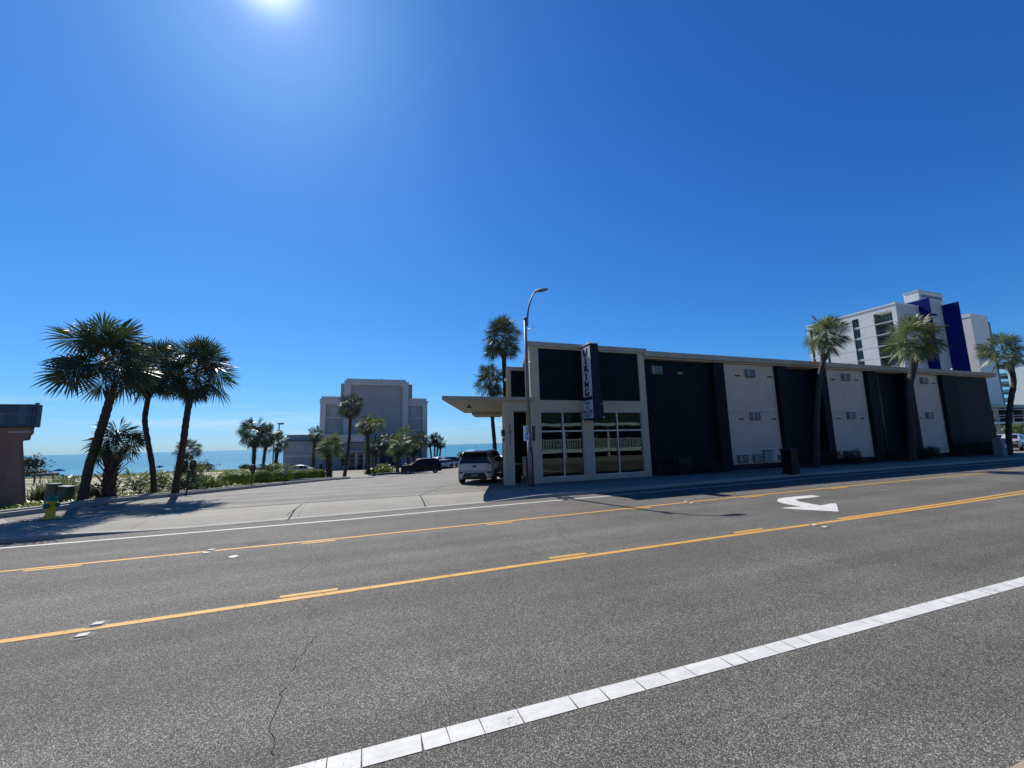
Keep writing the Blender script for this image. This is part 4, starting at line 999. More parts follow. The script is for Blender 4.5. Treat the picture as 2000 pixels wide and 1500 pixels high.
pts = [(.0, .62), (.08, .92), (.3, 1.0), (.78, 1.0), (.95, .85), (1, .6), (.97, .1), (.9, 0), (.25, 0), (.1, .3)]
mb.extrude([(q0.x+(q1.x-q0.x)*u, W0.y-.131, q0.z+(q1.z-q0.z)*v) for u, v in pts], (0, -.004, 0)); mb.build('picture_shape', M('teal_print', (.025, .075, .095), .3), sb)
mb = MB(); q0, q1 = wy(-20, 829), wy(28, 795)
mb.extrude([(q0.x+(q1.x-q0.x)*u, W0.y-.131, q0.z+(q1.z-q0.z)*v) for u, v in [(0, 0), (1, .02), (.9, .4), (.7, .7), (.55, .85), (0, 1)]], (0, -.004, 0)); mb.build('picture_shape', M('teal_print_two', (.02, .07, .08), .3), sb)
mb = MB(); q = wy(34, 808)
arcp = [(q.x+.14*cos(a_), q.z+.16*sin(a_)) for a_ in np.linspace(0, pi, 12)]
mb.tube([(x, W0.y-.135, z) for x, z in arcp], .012, 5); mb.build('arch_mark', M('grey_print', (.10, .11, .14), .4), sb)
q = wy(6, 811); text('Oceanfront   Inn', .17, M('pale_print', (.12, .16, .20), .4), sb, (q.x-.1, W0.y-.137, q.z-.03), (1, 0, 0), (0, 0, 1), 'faded_lettering', .002, 'LEFT', .95)
q = wy(24, 843); mb = MB(); mb.box(q.x, q.x+.58, W0.y-.01, W0.y, q.z-.05, q.z+.02); mb.build('wall_plate', M('dull_plate', (.34, .29, .28), .6), sw)
mb = MB(); mb.box(xr-.13, xr-.05, W0.y, W0.y+.08, zt_, zt_+.06); mb.build('corner_stud', m_black, sb)

# green utility cabinets
m_ug = M('utility_green', (.065, .10, .06), .45, .15, 4)
for i, (px, py, wpx, hpx, rz, lab) in enumerate(((92, 990, 15, 44, .05, 'green utility cabinet on the left, directly behind the hydrant'), (112, 989, 16, 38, -.15, 'slanting green utility cabinet on the right of the pair behind the hydrant'))):
    g = ter(px, py); dd_ = dep(g); w_ = wpx*dd_/F; h_ = hpx*dd_/F
    u_ = thing('utility_cabinet', lab, 'utility box', (g.x, g.y, g.z), group='green utility cabinets')
    u_.rotation_euler = (0, radians(6 if i else 3), rz)
    mb = MB(); mb.box(-w_/2, w_/2, 0, .4, 0, h_-.05, .02); mb.build('cabinet_body', m_ug, u_, local=True)
    mb = MB(); mb.box(-w_/2-.02, w_/2+.02, -.02, .42, h_-.05, h_, .015); mb.build('cabinet_lid', m_ug, u_, local=True)
    mb = MB(); mb.box(-.03, .03, -.01, 0, h_*.55, h_*.62); mb.build('latch', m_steel, u_, local=True)

# hydrant
hg = on_z(97, 1013, 0); hy = thing('fire_hydrant', 'yellow fire hydrant with a green bonnet and green caps on the corner pavement', 'fire hydrant', (hg.x, hg.y, .0))
m_hy = M('hydrant_yellow', (.80, .50, .02), .45, .2, 14, .1); m_hg = M('hydrant_green', (.015, .17, .10), .4, .2, 10)
x, y = hg.x, hg.y
mb = MB(); mb.lathe([(.001, .0), (.18, .0), (.18, .035), (.125, .045), (.12, .08), (.108, .10), (.105, .46), (.125, .47), (.125, .49), (.001, .49)], x, y, 24); mb.build('barrel', m_hy, hy)
mb = MB(); mb.lathe([(.138, .49), (.138, .51), (.12, .525), (.112, .57), (.09, .62), (.06, .655), (.03, .665), (.03, .71), (.001, .715)], x, y, 24)
for k in range(8): mb.lathe([(.001, .545), (.014, .545), (.014, .515)], x+.126*cos(k*pi/4), y+.126*sin(k*pi/4), 6)
mb.build('bonnet', m_hg, hy)
def capn(nm, d_, r, L, z):
    d_ = Vector(d_).normalized(); mb = MB(); c = Vector((x, y, z))
    mb.tube([c+d_*.09, c+d_*(.09+L*.5), c+d_*(.091+L*.5), c+d_*(.09+L), c+d_*(.09+L+.02), c+d_*(.09+L+.045)], [r*.85, r*.85, r, r, r*.3, r*.28], 14); return mb.build(nm, m_hg, hy)
capn('pumper_cap', (-.35, -1, 0), .07, .08, .36); capn('hose_cap', (-1, .25, 0), .055, .08, .38); capn('hose_cap', (1, .0, 0), .055, .08, .38)
mb = MB()
for k in range(6): mb.lathe([(.013, .03), (.013, .06), (.001, .06)], x+.15*cos(k*pi/3+.3), y+.15*sin(k*pi/3+.3), 6)
mb.build('flange_bolts', m_steel, hy)

# parking meters and leaning sign
def meter(px, py, ptop, label, double=False):
    g = ter(px, py); d_ = dep(g); H_ = (py-ptop)*d_/F; gz = g.z-.02
    m_ = thing('parking_meter', label, 'parking meter', (g.x, g.y, gz))
    mb = MB(); mb.tube([(g.x, g.y, gz), (g.x, g.y, gz+H_*.72)], .032, 10); mb.build('post', m_black, m_)
    for s_ in ((-.16, .16) if double else (0,)):
        c_ = (g.x+s_, g.y, gz+H_*.84); mb = MB(); mb.sphere(c_, (.14 if double else .19, .10, H_*.16), 14, 10); mb.box(c_[0]-.07, c_[0]+.07, g.y-.07, g.y+.07, gz+H_*.64, gz+H_*.74, .02); h_ = mb.build('meter_head', m_black, m_)
        mb = MB(); mb.box(c_[0]-.045, c_[0]+.045, g.y-.108, g.y-.095, gz+H_*.86, gz+H_*.94, .01); mb.build('display', m_steel, h_)
    if double:
        mb = MB(); mb.tube([(g.x-.17, g.y, gz+H_*.69), (g.x+.17, g.y, gz+H_*.69)], .03, 8); mb.build('cross_bar', m_black, m_)
meter(364, 968, 898, 'black double-headed parking meter beside the right leaning palm', True)
meter(491, 953, 907, 'black single parking meter between the two nearest clipped bushes')
g = ter(550, 947); d_ = dep(g); gz = g.z
sgn = thing('car_park_sign', 'leaning post with two small white notices among the clipped bushes', 'sign', tuple(g)); Hs = 38*d_/F
dx = .30
mb = MB(); mb.tube([(g.x, g.y, gz), (g.x+dx, g.y, gz+Hs)], .05, 8); mb.build('post', m_black, sgn)
for k, (u, h_) in enumerate(((.88, .24), (.62, .22))):
    mb = MB(); c_ = Vector((g.x+dx*u, g.y-.06, gz+Hs*u)); mb.box(c_.x-.14, c_.x+.14, c_.y-.01, c_.y, c_.z-h_/2, c_.z+h_/2, .004); pl_ = mb.build('notice', M('shaded_white_notice', (.30, .31, .31), .6), sgn)  # white notices greyed, their shade put into the base colour
    mb = MB(); mb.box(c_.x-.05, c_.x+.05, c_.y-.014, c_.y-.0101, c_.z-.03, c_.z+.03); mb.build('printed_mark', m_grille, pl_)
# kerb-side spotlights and lighting in the bed
# car park lights
p0 = at(540, 932, 55); p1 = at(544.5, 828, 55)
cl = thing('car_park_light', 'tall pale car park light pole with a boxy lamp among three palms', 'lamp post', (p0.x, p0.y, p0.z))
mb = MB(); mb.tube([(p0.x, p0.y, p0.z-.3), (p0.x, p0.y, p1.z)], [.12, .08], 10); mb.build('pole', m_alu, cl)
mb = MB(); mb.box(p0.x-.2, p0.x+.55, p0.y-.2, p0.y+.2, p1.z-.02, p1.z+.2, .04); mb.build('lamp_head', m_steel, cl)
p0 = at(531.5, 930, 62); p1 = at(532.5, 868, 62)
t_ = thing('flag_pole', 'thinner grey pole just left of the car park light', 'pole', tuple(p0)); mb = MB(); mb.tube([(p0.x, p0.y, p0.z), (p0.x, p0.y, p1.z)], .09, 8); mb.build('pole', m_steel, t_)

# beach things
m_bu = M('umbrella_blue', (.008, .03, .14), 1.0, spec=0)
def umbrella(px, py, d_, wpx, label, mat=None, g=None, h=1.9):
    c_ = at(px, py, d_); r = wpx*d_/F/2
    u_ = thing('beach_umbrella', label, 'umbrella', (c_.x, c_.y, c_.z-h), group=g)
    mb = MB(); mb.lathe([(r, c_.z-.28), (r*.6, c_.z+.02), (.03, c_.z+.30)], c_.x, c_.y, 8, False); mb.build('shade', mat or m_bu, u_)
    mb = MB(); mb.tube([(c_.x, c_.y, c_.z-h), (c_.x, c_.y, c_.z+.35)], .04, 6); mb.build('pole', m_whitep, u_)
UG = 'blue umbrellas on the beach'
umbrella(115, 918, 108, 21, 'widest blue beach umbrella, seen above the green cabinets', g=UG)
umbrella(312, 911, 118, 15, 'blue beach umbrella between the slim palm and the right leaning palm', g=UG)
umbrella(411, 908, 118, 14, 'blue beach umbrella right of the dark dune shrub', g=UG)
t_ = thing('beach_chairs', 'pair of dark loungers under the widest umbrella', 'chairs', tuple(at(116, 927, 107)))
mb = MB(); c_ = at(114, 928, 107)
mb.box(c_.x-.6, c_.x-.1, c_.y, c_.y+.4, c_.z-.2, c_.z+.1, .03); mb.box(c_.x+.3, c_.x+.8, c_.y, c_.y+.4, c_.z-.2, c_.z+.1, .03); mb.build('cushion', m_bu, t_)
# timber shelter at the back of the pink wall
s0 = at(88, 932, 46); t_ = thing('timber_shelter', 'dark timber frame like a low shelter on the sand beyond the cabinets', 'shelter', (s0.x, s0.y, s0.z-.9))
m_dt = M('grey_timber', (.12, .105, .09), .9)
mb = MB(); mb.box(s0.x-1.0, s0.x+.75, s0.y, s0.y+.9, s0.z+.10, s0.z+.42, .02); mb.build('top_rail', m_dt, t_)
for dx in (-.95, .60):
    mb = MB(); mb.box(s0.x+dx, s0.x+dx+.12, s0.y, s0.y+.12, s0.z-.9, s0.z+.1); mb.build('leg', m_dt, t_)
t2 = thing('picnic_table', 'grey weathered table standing left of the dark timber frame', 'table', tuple(at(72, 940, 46)))
s1 = at(71, 927, 46); mb = MB(); mb.box(s1.x-.5, s1.x+.55, s1.y, s1.y+.8, s1.z, s1.z+.08); mb.build('tabletop', m_steel, t2)
for dx in (-.2, .25):
    mb = MB(); mb.box(s1.x+dx, s1.x+dx+.09, s1.y+.1, s1.y+.2, s1.z-.95, s1.z); mb.build('leg', m_steel, t2)

# ------------------------------------------------------------------ buildings in the distance
m_gs = M('slate_stucco', (.36, .35, .315), .85, .10, .25, .08); m_gt = M('pale_slate_trim', (.54, .52, .48), .8, .08, .3, .08); m_gp = M('cream_square_panel', (.36, .37, .37), .8)
def X(px, py, y): return on_y(px, py, y).x
def Z(px, py, y): return on_y(px, py, y).z
gh = thing('seaside_hotel', 'slate grey stepped hotel block with a taller blank centre behind the palms', 'building', (5, 95, -2))
V1 = 95.0; ZB = -2.6
def gbox(x0, x1, z1, y0, y1, nm, mt, z0=ZB, lab=None):
    mb = MB(); mb.box(x0, x1, y0, y1, z0, z1); return mb.build(nm, mt, gh, lab)
xl, xr = X(673, 760, V1), X(797, 760, V1); zt1 = Z(735, 741, V1)
gbox(xl, xr, zt1-1.3, V1, V1+22, 'centre_wall', m_gs)
mb = MB()
w_ = xr-xl
mb.box(xl-.05, xl+w_*.095, V1-.35, V1, ZB, zt1-.9); mb.box(xr-w_*.095, xr+.05, V1-.35, V1, ZB, zt1-.9); mb.box(xl+w_*.095, xr-w_*.095, V1-.35, V1, zt1-1.35, zt1-.9)
mb.box(xl-.1, xr+.1, V1-.4, V1+22, zt1-.9, zt1-.45); mb.box(xl+.35, xr-.55, V1-.3, V1+21.5, zt1-.45, zt1)
mb.build('centre_trim', m_gt, gh)
gbox(X(666, 760, V1+2), xl, Z(670, 750, V1+2), V1+1.2, V1+18, 'shoulder', m_gs); gbox(xr, X(804.5, 760, V1+2), Z(800, 752, V1+2), V1+1.2, V1+18, 'shoulder', m_gs)
for (a, b_, yt, pan, bands) in ((625, 670, 774, (648, 662, 795, 808), (815, 841, 866)), (797, 835, 778, (802, 814, 797, 808), (817, 839.5, 862))):
    x0, x1 = X(a, 800, V1), X(b_, 800, V1); z1 = Z((a+b_)/2, yt, V1)
    if a < 700: x1 = xl
    else: x0 = xr
    gbox(x0, x1, z1-1.0, V1+.6, V1+20, 'wing_wall', m_gs)
    mb = MB(); mb.box(x0-.1, x1, V1+.25, V1+.6, z1-1.7, z1-1.0); mb.box(x0-.15, x1+(.15 if a > 700 else 0), V1+.15, V1+20, z1-1.0, z1-.55); mb.box(x0+.15, x1-(.2 if a > 700 else 0), V1+.3, V1+20, z1-.55, z1)
    if a < 700: mb.box(x0, x0+1.1, V1+.25, V1+.6, ZB, z1-1.7)
    else: mb.box(x1-1.1, x1, V1+.25, V1+.6, ZB, z1-1.7)
    mb.build('wing_trim', m_gt, gh)
    mb = MB()
    for y_ in bands: z_ = Z(a+20, y_, V1); mb.box(x0+(1.1 if a < 700 else 0), x1-(1.1 if a > 700 else 0), V1+.5, V1+.6, z_-.11, z_+.11)
    mb.build('floor_band', m_gt, gh)
    mb = MB(); mb.box(X(pan[0], 800, V1), X(pan[1], 800, V1), V1+.5, V1+.6, Z(pan[0], pan[3], V1), Z(pan[0], pan[2], V1)); mb.build('square_panel', m_gp, gh)
    mb = MB(); 
    for k in range(7):
        xx = x0+.3+(x1-x0-.6)*k/6; mb.tube([(xx, V1+.5, z1), (xx, V1+.5, z1+.35)], .025, 4)
    mb.tube([(x0+.3, V1+.5, z1+.35), (x1-.3, V1+.5, z1+.35)], .025, 4); mb.build('roof_rail', m_gt, gh)
mb = MB(); xx = X(745.5, 735, V1+5); mb.tube([(xx, V1+5, zt1-.2), (xx, V1+5, zt1+1.0)], .06, 6); mb.sphere((xx, V1+5, zt1+1.0), (.16, .16, .1), 8, 5); mb.build('roof_vent', m_steel, gh)
mb = MB(); xx = X(765, 738, V1+5); mb.sphere((xx, V1+5, zt1-.1), (.45, .4, .35), 10, 6); mb.build('roof_fan', m_black, gh)
mb = MB(); xx = X(776, 738, V1+5); mb.box(xx-.5, xx+.6, V1+5, V1+6, zt1-.2, zt1+.12, .05); mb.build('roof_unit', m_black, gh)
# low part
V2 = 84.0
x0, x1, x2 = X(534, 890, V2), X(632, 890, V2), X(742, 890, V2)
x0 = X(553, 890, V2)
gbox(x0, x1, Z(554, 862.5, V2), V2, V2+10, 'low_wing_wall', m_gs)
gbox(x1, x2, Z(680, 866, V2), V2+.4, V2+10, 'low_wing_wall', m_gs)
mb = MB(); mb.box(x0-.1, x1, V2-.1, V2+10, Z(554, 862.5, V2), Z(554, 861, V2)); mb.build('coping', M('dark_coping', (.03, .035, .045), .6), gh)
gbox(X(560, 855, V2+3), X(655, 855, V2+3), Z(560, 849.5, V2+3), V2+3, V2+10, 'roof_screen', m_gs, Z(560, 863, V2+3))
mb = MB(); n_ = 10; zt2, zb2 = Z(650, 849.5, V2-1), Z(650, 864, V2-1); xa, xb = X(632, 857, V2-1), X(712, 857, V2-1)
for k in range(n_):
    u0, u1 = k/n_, (k+1)/n_; f0, f1 = V2+.2-2.2*sin(u0*1.6), V2+.2-2.2*sin(u1*1.6)
    a, b_ = xa+(xb-xa)*u0, xa+(xb-xa)*u1
    mb.add([(a, f0, zb2), (b_, f1, zb2), (b_, f1, zt2), (a, f0, zt2), (a, V2+3, zt2), (b_, V2+3, zt2), (a, V2+3, zb2), (b_, V2+3, zb2)], [(0, 1, 2, 3), (3, 2, 5, 4), (1, 0, 6, 7)])
mb.build('curved_fascia', m_gt, gh)
mb = MB(); z_ = Z(590, 890.5, V2); mb.box(x0, x1, V2-.08, V2, z_-.14, z_+.14); mb.build('floor_band', m_gt, gh)
mb = MB(); mb.box(X(579, 875, V2), X(595, 875, V2), V2-.08, V2, Z(579, 882, V2), Z(579, 868, V2)); mb.build('square_panel', m_gp, gh)
for px in (608, 624):
    mb = MB(); a = X(px, 905, V2); mb.box(a, a+.55, V2-.05, V2, ZB, Z(px, 906, V2)); d1 = mb.build('door', m_dark, gh)
    mb = MB(); mb.box(a-.12, a, V2-.09, V2, ZB, Z(px, 904.5, V2)); mb.box(a+.55, a+.67, V2-.09, V2, ZB, Z(px, 904.5, V2)); mb.box(a-.12, a+.67, V2-.09, V2, Z(px, 904.5, V2), Z(px, 903.5, V2)); mb.build('door_frame', m_gt, d1)
for px in (665, 682, 699, 713):
    a = X(px, 900, V2+.4); z0_, z1_ = Z(px, 911, V2+.4), Z(px, 888, V2+.4)
    mb = MB(); mb.box(a, a+.08, V2+.3, V2+.4, z0_, z1_); mb.box(a+.95, a+1.03, V2+.3, V2+.4, z0_, z1_); mb.box(a+.08, a+.95, V2+.3, V2+.4, z0_, z0_+.1); mb.box(a+.08, a+.95, V2+.3, V2+.4, z1_-.1, z1_); mb.box(a+.08, a+.95, V2+.32, V2+.4, z1_-.75, z1_-.65); wn = mb.build('window', m_gt, gh)
    mb = MB(); mb.quad((a+.08, V2+.37, z0_+.1), (a+.95, V2+.37, z0_+.1), (a+.95, V2+.37, z1_-.1), (a+.08, V2+.37, z1_-.1)); mb.build('pane', M('dark_pane', (.01, .012, .015), .1), wn)
for px in (677, 694, 709):
    mb = MB(); a = X(px, 900, V2); mb.box(a, a+.28, V2-1.2, V2-.9, ZB, Z(px, 880, V2)); mb.build('porch_column', m_gt, gh)
mb = MB(); mb.box(X(662, 880, V2), X(742, 880, V2), V2-1.4, V2+.4, Z(690, 884, V2), Z(690, 880, V2)); mb.build('porch_roof', m_gs, gh)
gbox(x2, X(775, 890, V2), Z(760, 872, V2), V2+1, V2+10, 'portico', M('dark_portico', (.025, .025, .05), .7))
for i, px in enumerate((655, 684, 705)):
    leafball(['dark round bush at the left end of the grey hotel porch', 'dark round bush in the middle of the grey hotel porch', 'dark round bush at the right of the grey hotel porch'][i], tuple(at(px, 916, 78)), (1.9, 1, .75), 900, 400+i, m_hedged, 'bush', 'bush', ls=.16, group='dark bushes before the hotel porch', fill=.2)

# white tower with blue fins beyond the motel
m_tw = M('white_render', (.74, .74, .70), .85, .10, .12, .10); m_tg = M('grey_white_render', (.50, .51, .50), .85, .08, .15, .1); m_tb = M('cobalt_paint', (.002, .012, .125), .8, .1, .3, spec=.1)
m_pane = M('window_pane', (.03, .045, .045), .08); m_fr = M('dark_window_frame', (.08, .12, .10), .5)
m_bin = M('shaded_balcony_green', (.10, .15, .13), .8)  # green darkened so the recess shade sits in the colour
tw = thing('hotel_tower', 'white high rise hotel with cobalt blue fins rising behind the motel roof', 'tower', (125, 60, 0))
UX, VY, ZT = 121.6, 57.8, None
c0 = on_x(1748, 593, UX); VY = c0.y; ZT = c0.z
vfar = on_x(1576, 645, UX).y
def tv(px, py): return on_x(px, py, UX)
uA = on_y(1792, 590, VY).x; pA = on_x(1813, 581.5, uA); vA = pA.y; zA = pA.z
uR = on_y(1839, 600, vA).x; pB = on_x(1870, 589, uR); vB = pB.y; zB = pB.z
hs_ = 2.83
bal = (tv(1741, 605), tv(1705, 613)); by0, by1 = bal[0].y, bal[1].y
win = (tv(1676, 621), tv(1663, 623)); wy0, wy1 = win[0].y, win[1].y
fw0 = tv(1590, 675).y; fw1 = tv(1585, 675).y; gw0, gw1 = tv(1621, 690).y, tv(1616, 690).y
ztop = bal[0].z
def tb(name, mt, *bx, parent=None, lab=None):
    mb = MB()
    for b_ in bx: mb.box(*b_)
    return mb.build(name, mt, parent or tw, lab)
UB = uR+6
# side wall built as strips round the openings
ys_ = sorted([VY, by0, by1, wy0, wy1, gw0, gw1, fw0, fw1, vfar])
strips = [(VY, by0), (by1, wy0), (wy1, gw0), (gw1, fw0), (fw1, vfar)]
tb('side_wall', m_tw, *[(UX, UX+.35, a, b_, -2, ZT) for a, b_ in strips], (UX, UX+.35, by0, by1, ztop, ZT), *[(UX, UX+.35, a, b_, ztop-.1, ZT) for a, b_ in ((wy0, wy1), (gw0, gw1), (fw0, fw1))])
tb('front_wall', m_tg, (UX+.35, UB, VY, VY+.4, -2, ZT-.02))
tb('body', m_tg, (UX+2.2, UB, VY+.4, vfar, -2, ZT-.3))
tb('roof_edge', m_tw, (UX-.12, UX+.4, VY-.12, vfar+.1, ZT, ZT+.35), (UX+.4, uA, VY-.12, VY+.3, ZT, ZT+.35))
mb = MB()
for k in range(1, 9):
    z_ = ztop-k*hs_+.1
    for a, b_ in strips[1:]: mb.box(UX-.02, UX+.02, a, b_, z_-.03, z_+.03)
mb.build('panel_seams', m_tg, tw)
for k in range(0, 8):
    z1_ = ztop-k*hs_; z0_ = z1_-hs_
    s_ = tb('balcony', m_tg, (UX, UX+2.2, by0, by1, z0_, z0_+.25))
    tb('side_partition', m_bin, (UX+.3, UX+2.2, by0, by0+.15, z0_+.25, z1_), (UX+.3, UX+2.2, by1-.15, by1, z0_+.25, z1_))
    tb('recess_wall', m_bin, (UX+2.12, UX+2.19, by0+.15, by1-.15, z0_+.25, z1_), parent=s_)
    dr = tb('glass_door', m_pane, (UX+2.0, UX+2.1, by0+.9, by1-1.0, z0_+.25, z1_-.35), parent=s_)
    mb = MB()
    for q in (0, .33, .66, 1): y_ = by0+.9+(by1-by0-1.9)*q; mb.box(UX+1.92, UX+2.0, y_-.05, y_+.05, z0_+.25, z1_-.35)
    for q in range(14): y_ = by0+.1+(by1-by0-.2)*q/13; mb.box(UX+.05, UX+.08, y_-.015, y_+.015, z0_+.25, z0_+1.2)
    mb.box(UX+.04, UX+.09, by0, by1, z0_+1.2, z0_+1.27); mb.build('railing', m_fr, s_)
    if k in (1, 3, 4):
        mb = MB(); yy = by0+1.0; mb.box(UX+.5, UX+1.1, yy, yy+1.1, z0_+.55, z0_+.68, .03); mb.box(UX+.5, UX+1.1, yy-.1, yy+.05, z0_+.6, z0_+1.15, .03)
        ch = thing('balcony_chair', ['white lounger on the second highest balcony of the tower', 'white lounger on the fourth highest tower balcony', 'white lounger on the fifth highest tower balcony'][(1, 3, 4).index(k)], 'chair', (UX+.8, yy, z0_+.25), group='white loungers on the tower balconies')
        mb.build('chair_frame', m_whitep, ch)
for (a, b_) in ((wy0, wy1), (gw0, gw1), (fw0, fw1)):
    tb('window_backing', m_fr, (UX+.30, UX+.6, a, b_, -2, ztop-.1))
    for k in range(0, 8):
        z1_ = ztop-.1-k*hs_; z0_ = z1_-hs_
        o = tb('window', m_fr, (UX+.10, UX+.3, a, a+.06, z0_, z1_), (UX+.10, UX+.3, b_-.06, b_, z0_, z1_), (UX+.08, UX+.3, a+.06, b_-.06, z0_, z0_+.14), (UX+.12, UX+.3, (a+b_)/2-.04, (a+b_)/2+.04, z0_+.75, z1_))
        tb('pane', m_pane, (UX+.22, UX+.26, a+.06, b_-.06, z0_+.75, z1_), parent=o)
        tb('spandrel', m_tg, (UX+.14, UX+.22, a+.06, b_-.06, z0_+.14, z0_+.7), parent=o)
# stair volume A, fin B, penthouse, right wing
tb('blue_fin', m_tb, (uA, uA+.3, vA, vfar-3, -2, zA)); tb('stair_tower', m_tg, (uA+.3, uR, vA+.02, vfar-3, -2, zA-.4)); 
tb('blue_fin', m_tb, (uR, uR+.5, vB, vfar-4, -2, zB))
vP = on_x(1794, 584, uA).y; pP = on_y(1794, 568, vP); uP = on_y(1840, 576, vP).x; vPf = on_x(1763, 577, uA+.02).y
tb('penthouse', m_tw, (uA+.31, uP, vP, min(vPf, vP+9), zA-1, pP.z)); tb('penthouse_cap', m_tg, (uA+.2, uP+.15, vP-.1, min(vPf, vP+9)+.1, pP.z, pP.z+.25))
tb('roof_louvre', M('louvre_grey', (.2, .21, .22), .6), (uA+1.2, uP-.6, vP-.05, vP, pP.z-1.6, pP.z-.8))
for k in range(0, 3): tb('access_ledge', m_tb, (uA+.3, uA+1.6, vA-.5, vA+.02, zA-4.5-k*7, zA-4.2-k*7))
vW = vA; pW = on_y(1894, 612, vW); uW = pW.x; uW2 = on_y(1927, 617, vW).x; uW3 = on_y(1934, 617, vW).x
tb('right_wing', m_tw, (uW, uW2, vW, vfar+6, -2, pW.z-.9)); tb('right_wing_parapet', m_tw, (uW-.08, uW2+.1, vW-.08, vfar+6, pW.z-.9, pW.z)); tb('blue_fin', M('slate_blue_paint', (.06, .10, .17), .5), (uW2, uW3, vW+.3, vfar, -2, pW.z-1.4))

# mint white block with balconies at the right edge
m_mint = M('mint_white_render', (.66, .74, .72), .85, .06, .1, .06); m_teal = M('teal_slab', (.05, .14, .20), .6)
q = at(1964, 712, 150); UM = q.x; fy = q.y; zM = q.z
ob = thing('mint_apartment_block', 'pale mint apartment block with teal balcony slabs at the right edge', 'building', (UM, fy, 0))
nr = on_x(2060, 690, UM).y
tb('end_wall', m_mint, (UM, UM+30, nr-6, fy, -2, zM), parent=ob); tb('roof_edge', m_teal, (UM-.3, UM+30, nr-6, fy+.5, zM, zM+.9), parent=ob)
for k in range(8):
    z_ = zM-1.2-k*3.0; tb('balcony_slab', m_teal, (UM+.5, UM+25, fy, fy+6.3, z_+.2-(0 if k else -.9), z_+1.25-(.0 if k else -.3)), parent=ob)

# parking deck at the right
dk = thing('parking_deck', 'open two level parking deck with cream rails beyond the motel end', 'parking deck', (80, 34, 0))
VD = 37.0
xa, xb = X(1932, 800, VD), X(2060, 800, VD)+120
def dz(py): return Z(1965, py, VD)
tb('roof_slab', M('sea_green_edge', (.20, .32, .28), .6), (xa, xb, VD, VD+14, dz(796), dz(790)), parent=dk)
tb('upper_floor', m_tw, (xa, xb, VD-.1, VD+6, dz(827.5), dz(824)), parent=dk)
m_rail = M('tan_rail', (.38, .33, .27), .7)
for py in (799.5, 811, 816, 831.5): tb('rail', m_rail, (xa, xb, VD, VD+.12, dz(py)-.07, dz(py)+.07), parent=dk)
m_dcol = M('deck_column', (.42, .41, .34), .8)
for px in (1953, 1980, 2010, 2040): a = X(px, 810, VD); tb('column', m_dcol, (a-.35 if px > 1960 else a-.1, a+.35 if px > 1960 else a+.1, VD+.15, VD+.7, -.1, dz(796)), parent=dk)
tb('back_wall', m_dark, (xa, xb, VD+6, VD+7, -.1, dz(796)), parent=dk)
tb('ground_wall', m_dcol, (xa-8, X(1962, 840, VD), VD-1.5, VD-1.2, -.1, dz(843)), parent=dk)
tb('low_wall', m_dcol, (X(1985, 840, VD), xb, VD+2, VD+2.3, -.1, dz(836)), parent=dk)
for i, (px, py) in enumerate(((1977, 792), (1982, 833))):
    p_ = on_y(px, py+6, VD-.1); mb = MB(); mb.sphere(p_, .16, 8, 6); mb.build('lamp_globe', m_whitep, dk)
leafball('dark green hedge behind the utility cabinet at the right edge', tuple(on_y(1990, 858, 24)), (3.6, 1.6, .85), 3500, 501, m_hedged, 'hedge', 'hedge', ls=.09, fill=.2)
leafball('yellow-green shrub above the dark hedge at the right edge', tuple(on_y(1992, 838, 30)), (3.5, 1.2, .8), 1800, 502, m_shrub, ls=.12, fill=.4)
p_ = ter(1990, 879)

# utility cabinet and brick pillar
g = on_y(1964, 884, 15.1); g.z = 0; t_ = thing('utility_cabinet', 'grey concrete utility cabinet with a white sticker at the far end of the motel', 'utility box', tuple(g))
dd_ = dep(g); w_ = 25*dd_/F; h_ = 36*dd_/F
mb = MB(); mb.box(g.x-w_*.36, g.x+w_*.36, g.y, g.y+.45, 0, h_, .03); mb.build('cabinet_body', M('grey_concrete_box', (.24, .25, .23), .85, .2, 2, .2), t_)
mb = MB(); mb.box(g.x+.10, g.x+.24, g.y-.012, g.y, h_*.50, h_*.66); mb.build('sticker', m_whitep, t_)
g = on_z(1556, 926, 0); t_ = thing('brick_pillar', 'short dark brick pillar with a flat cap standing on the pavement before the wing', 'pillar', tuple(g))
m_pb = brickmat('dark_pillar_brick', (.018, .013, .011), (.014, .012, .011))
mb = MB(); mb.box(g.x-.26, g.x+.26, g.y, g.y+.5, 0, 1.12, .01); mb.build('pillar_body', m_pb, t_)
mb = MB(); mb.box(g.x-.30, g.x+.30, g.y-.04, g.y+.54, 1.12, 1.18, .01); mb.build('cap', M('pillar_cap', (.035, .032, .03), .9), t_)
g = on_y(1337, 925, 17.0); t_ = thing('utility_cabinet', 'dark low utility cabinet in the shade at the first brick bay', 'utility box', (g.x, 17.0, 0))
mb = MB(); mb.box(g.x-.42, g.x+.42, 16.85, 17.3, 0, .78, .02); mb.build('cabinet_body', M('dark_cabinet', (.014, .015, .019), .8), t_)
mb = MB(); mb.box(g.x-.45, g.x+.45, 16.82, 17.33, .78, .82, .01); mb.build('cabinet_lid', M('dull_lid', (.05, .05, .055), .8), t_)

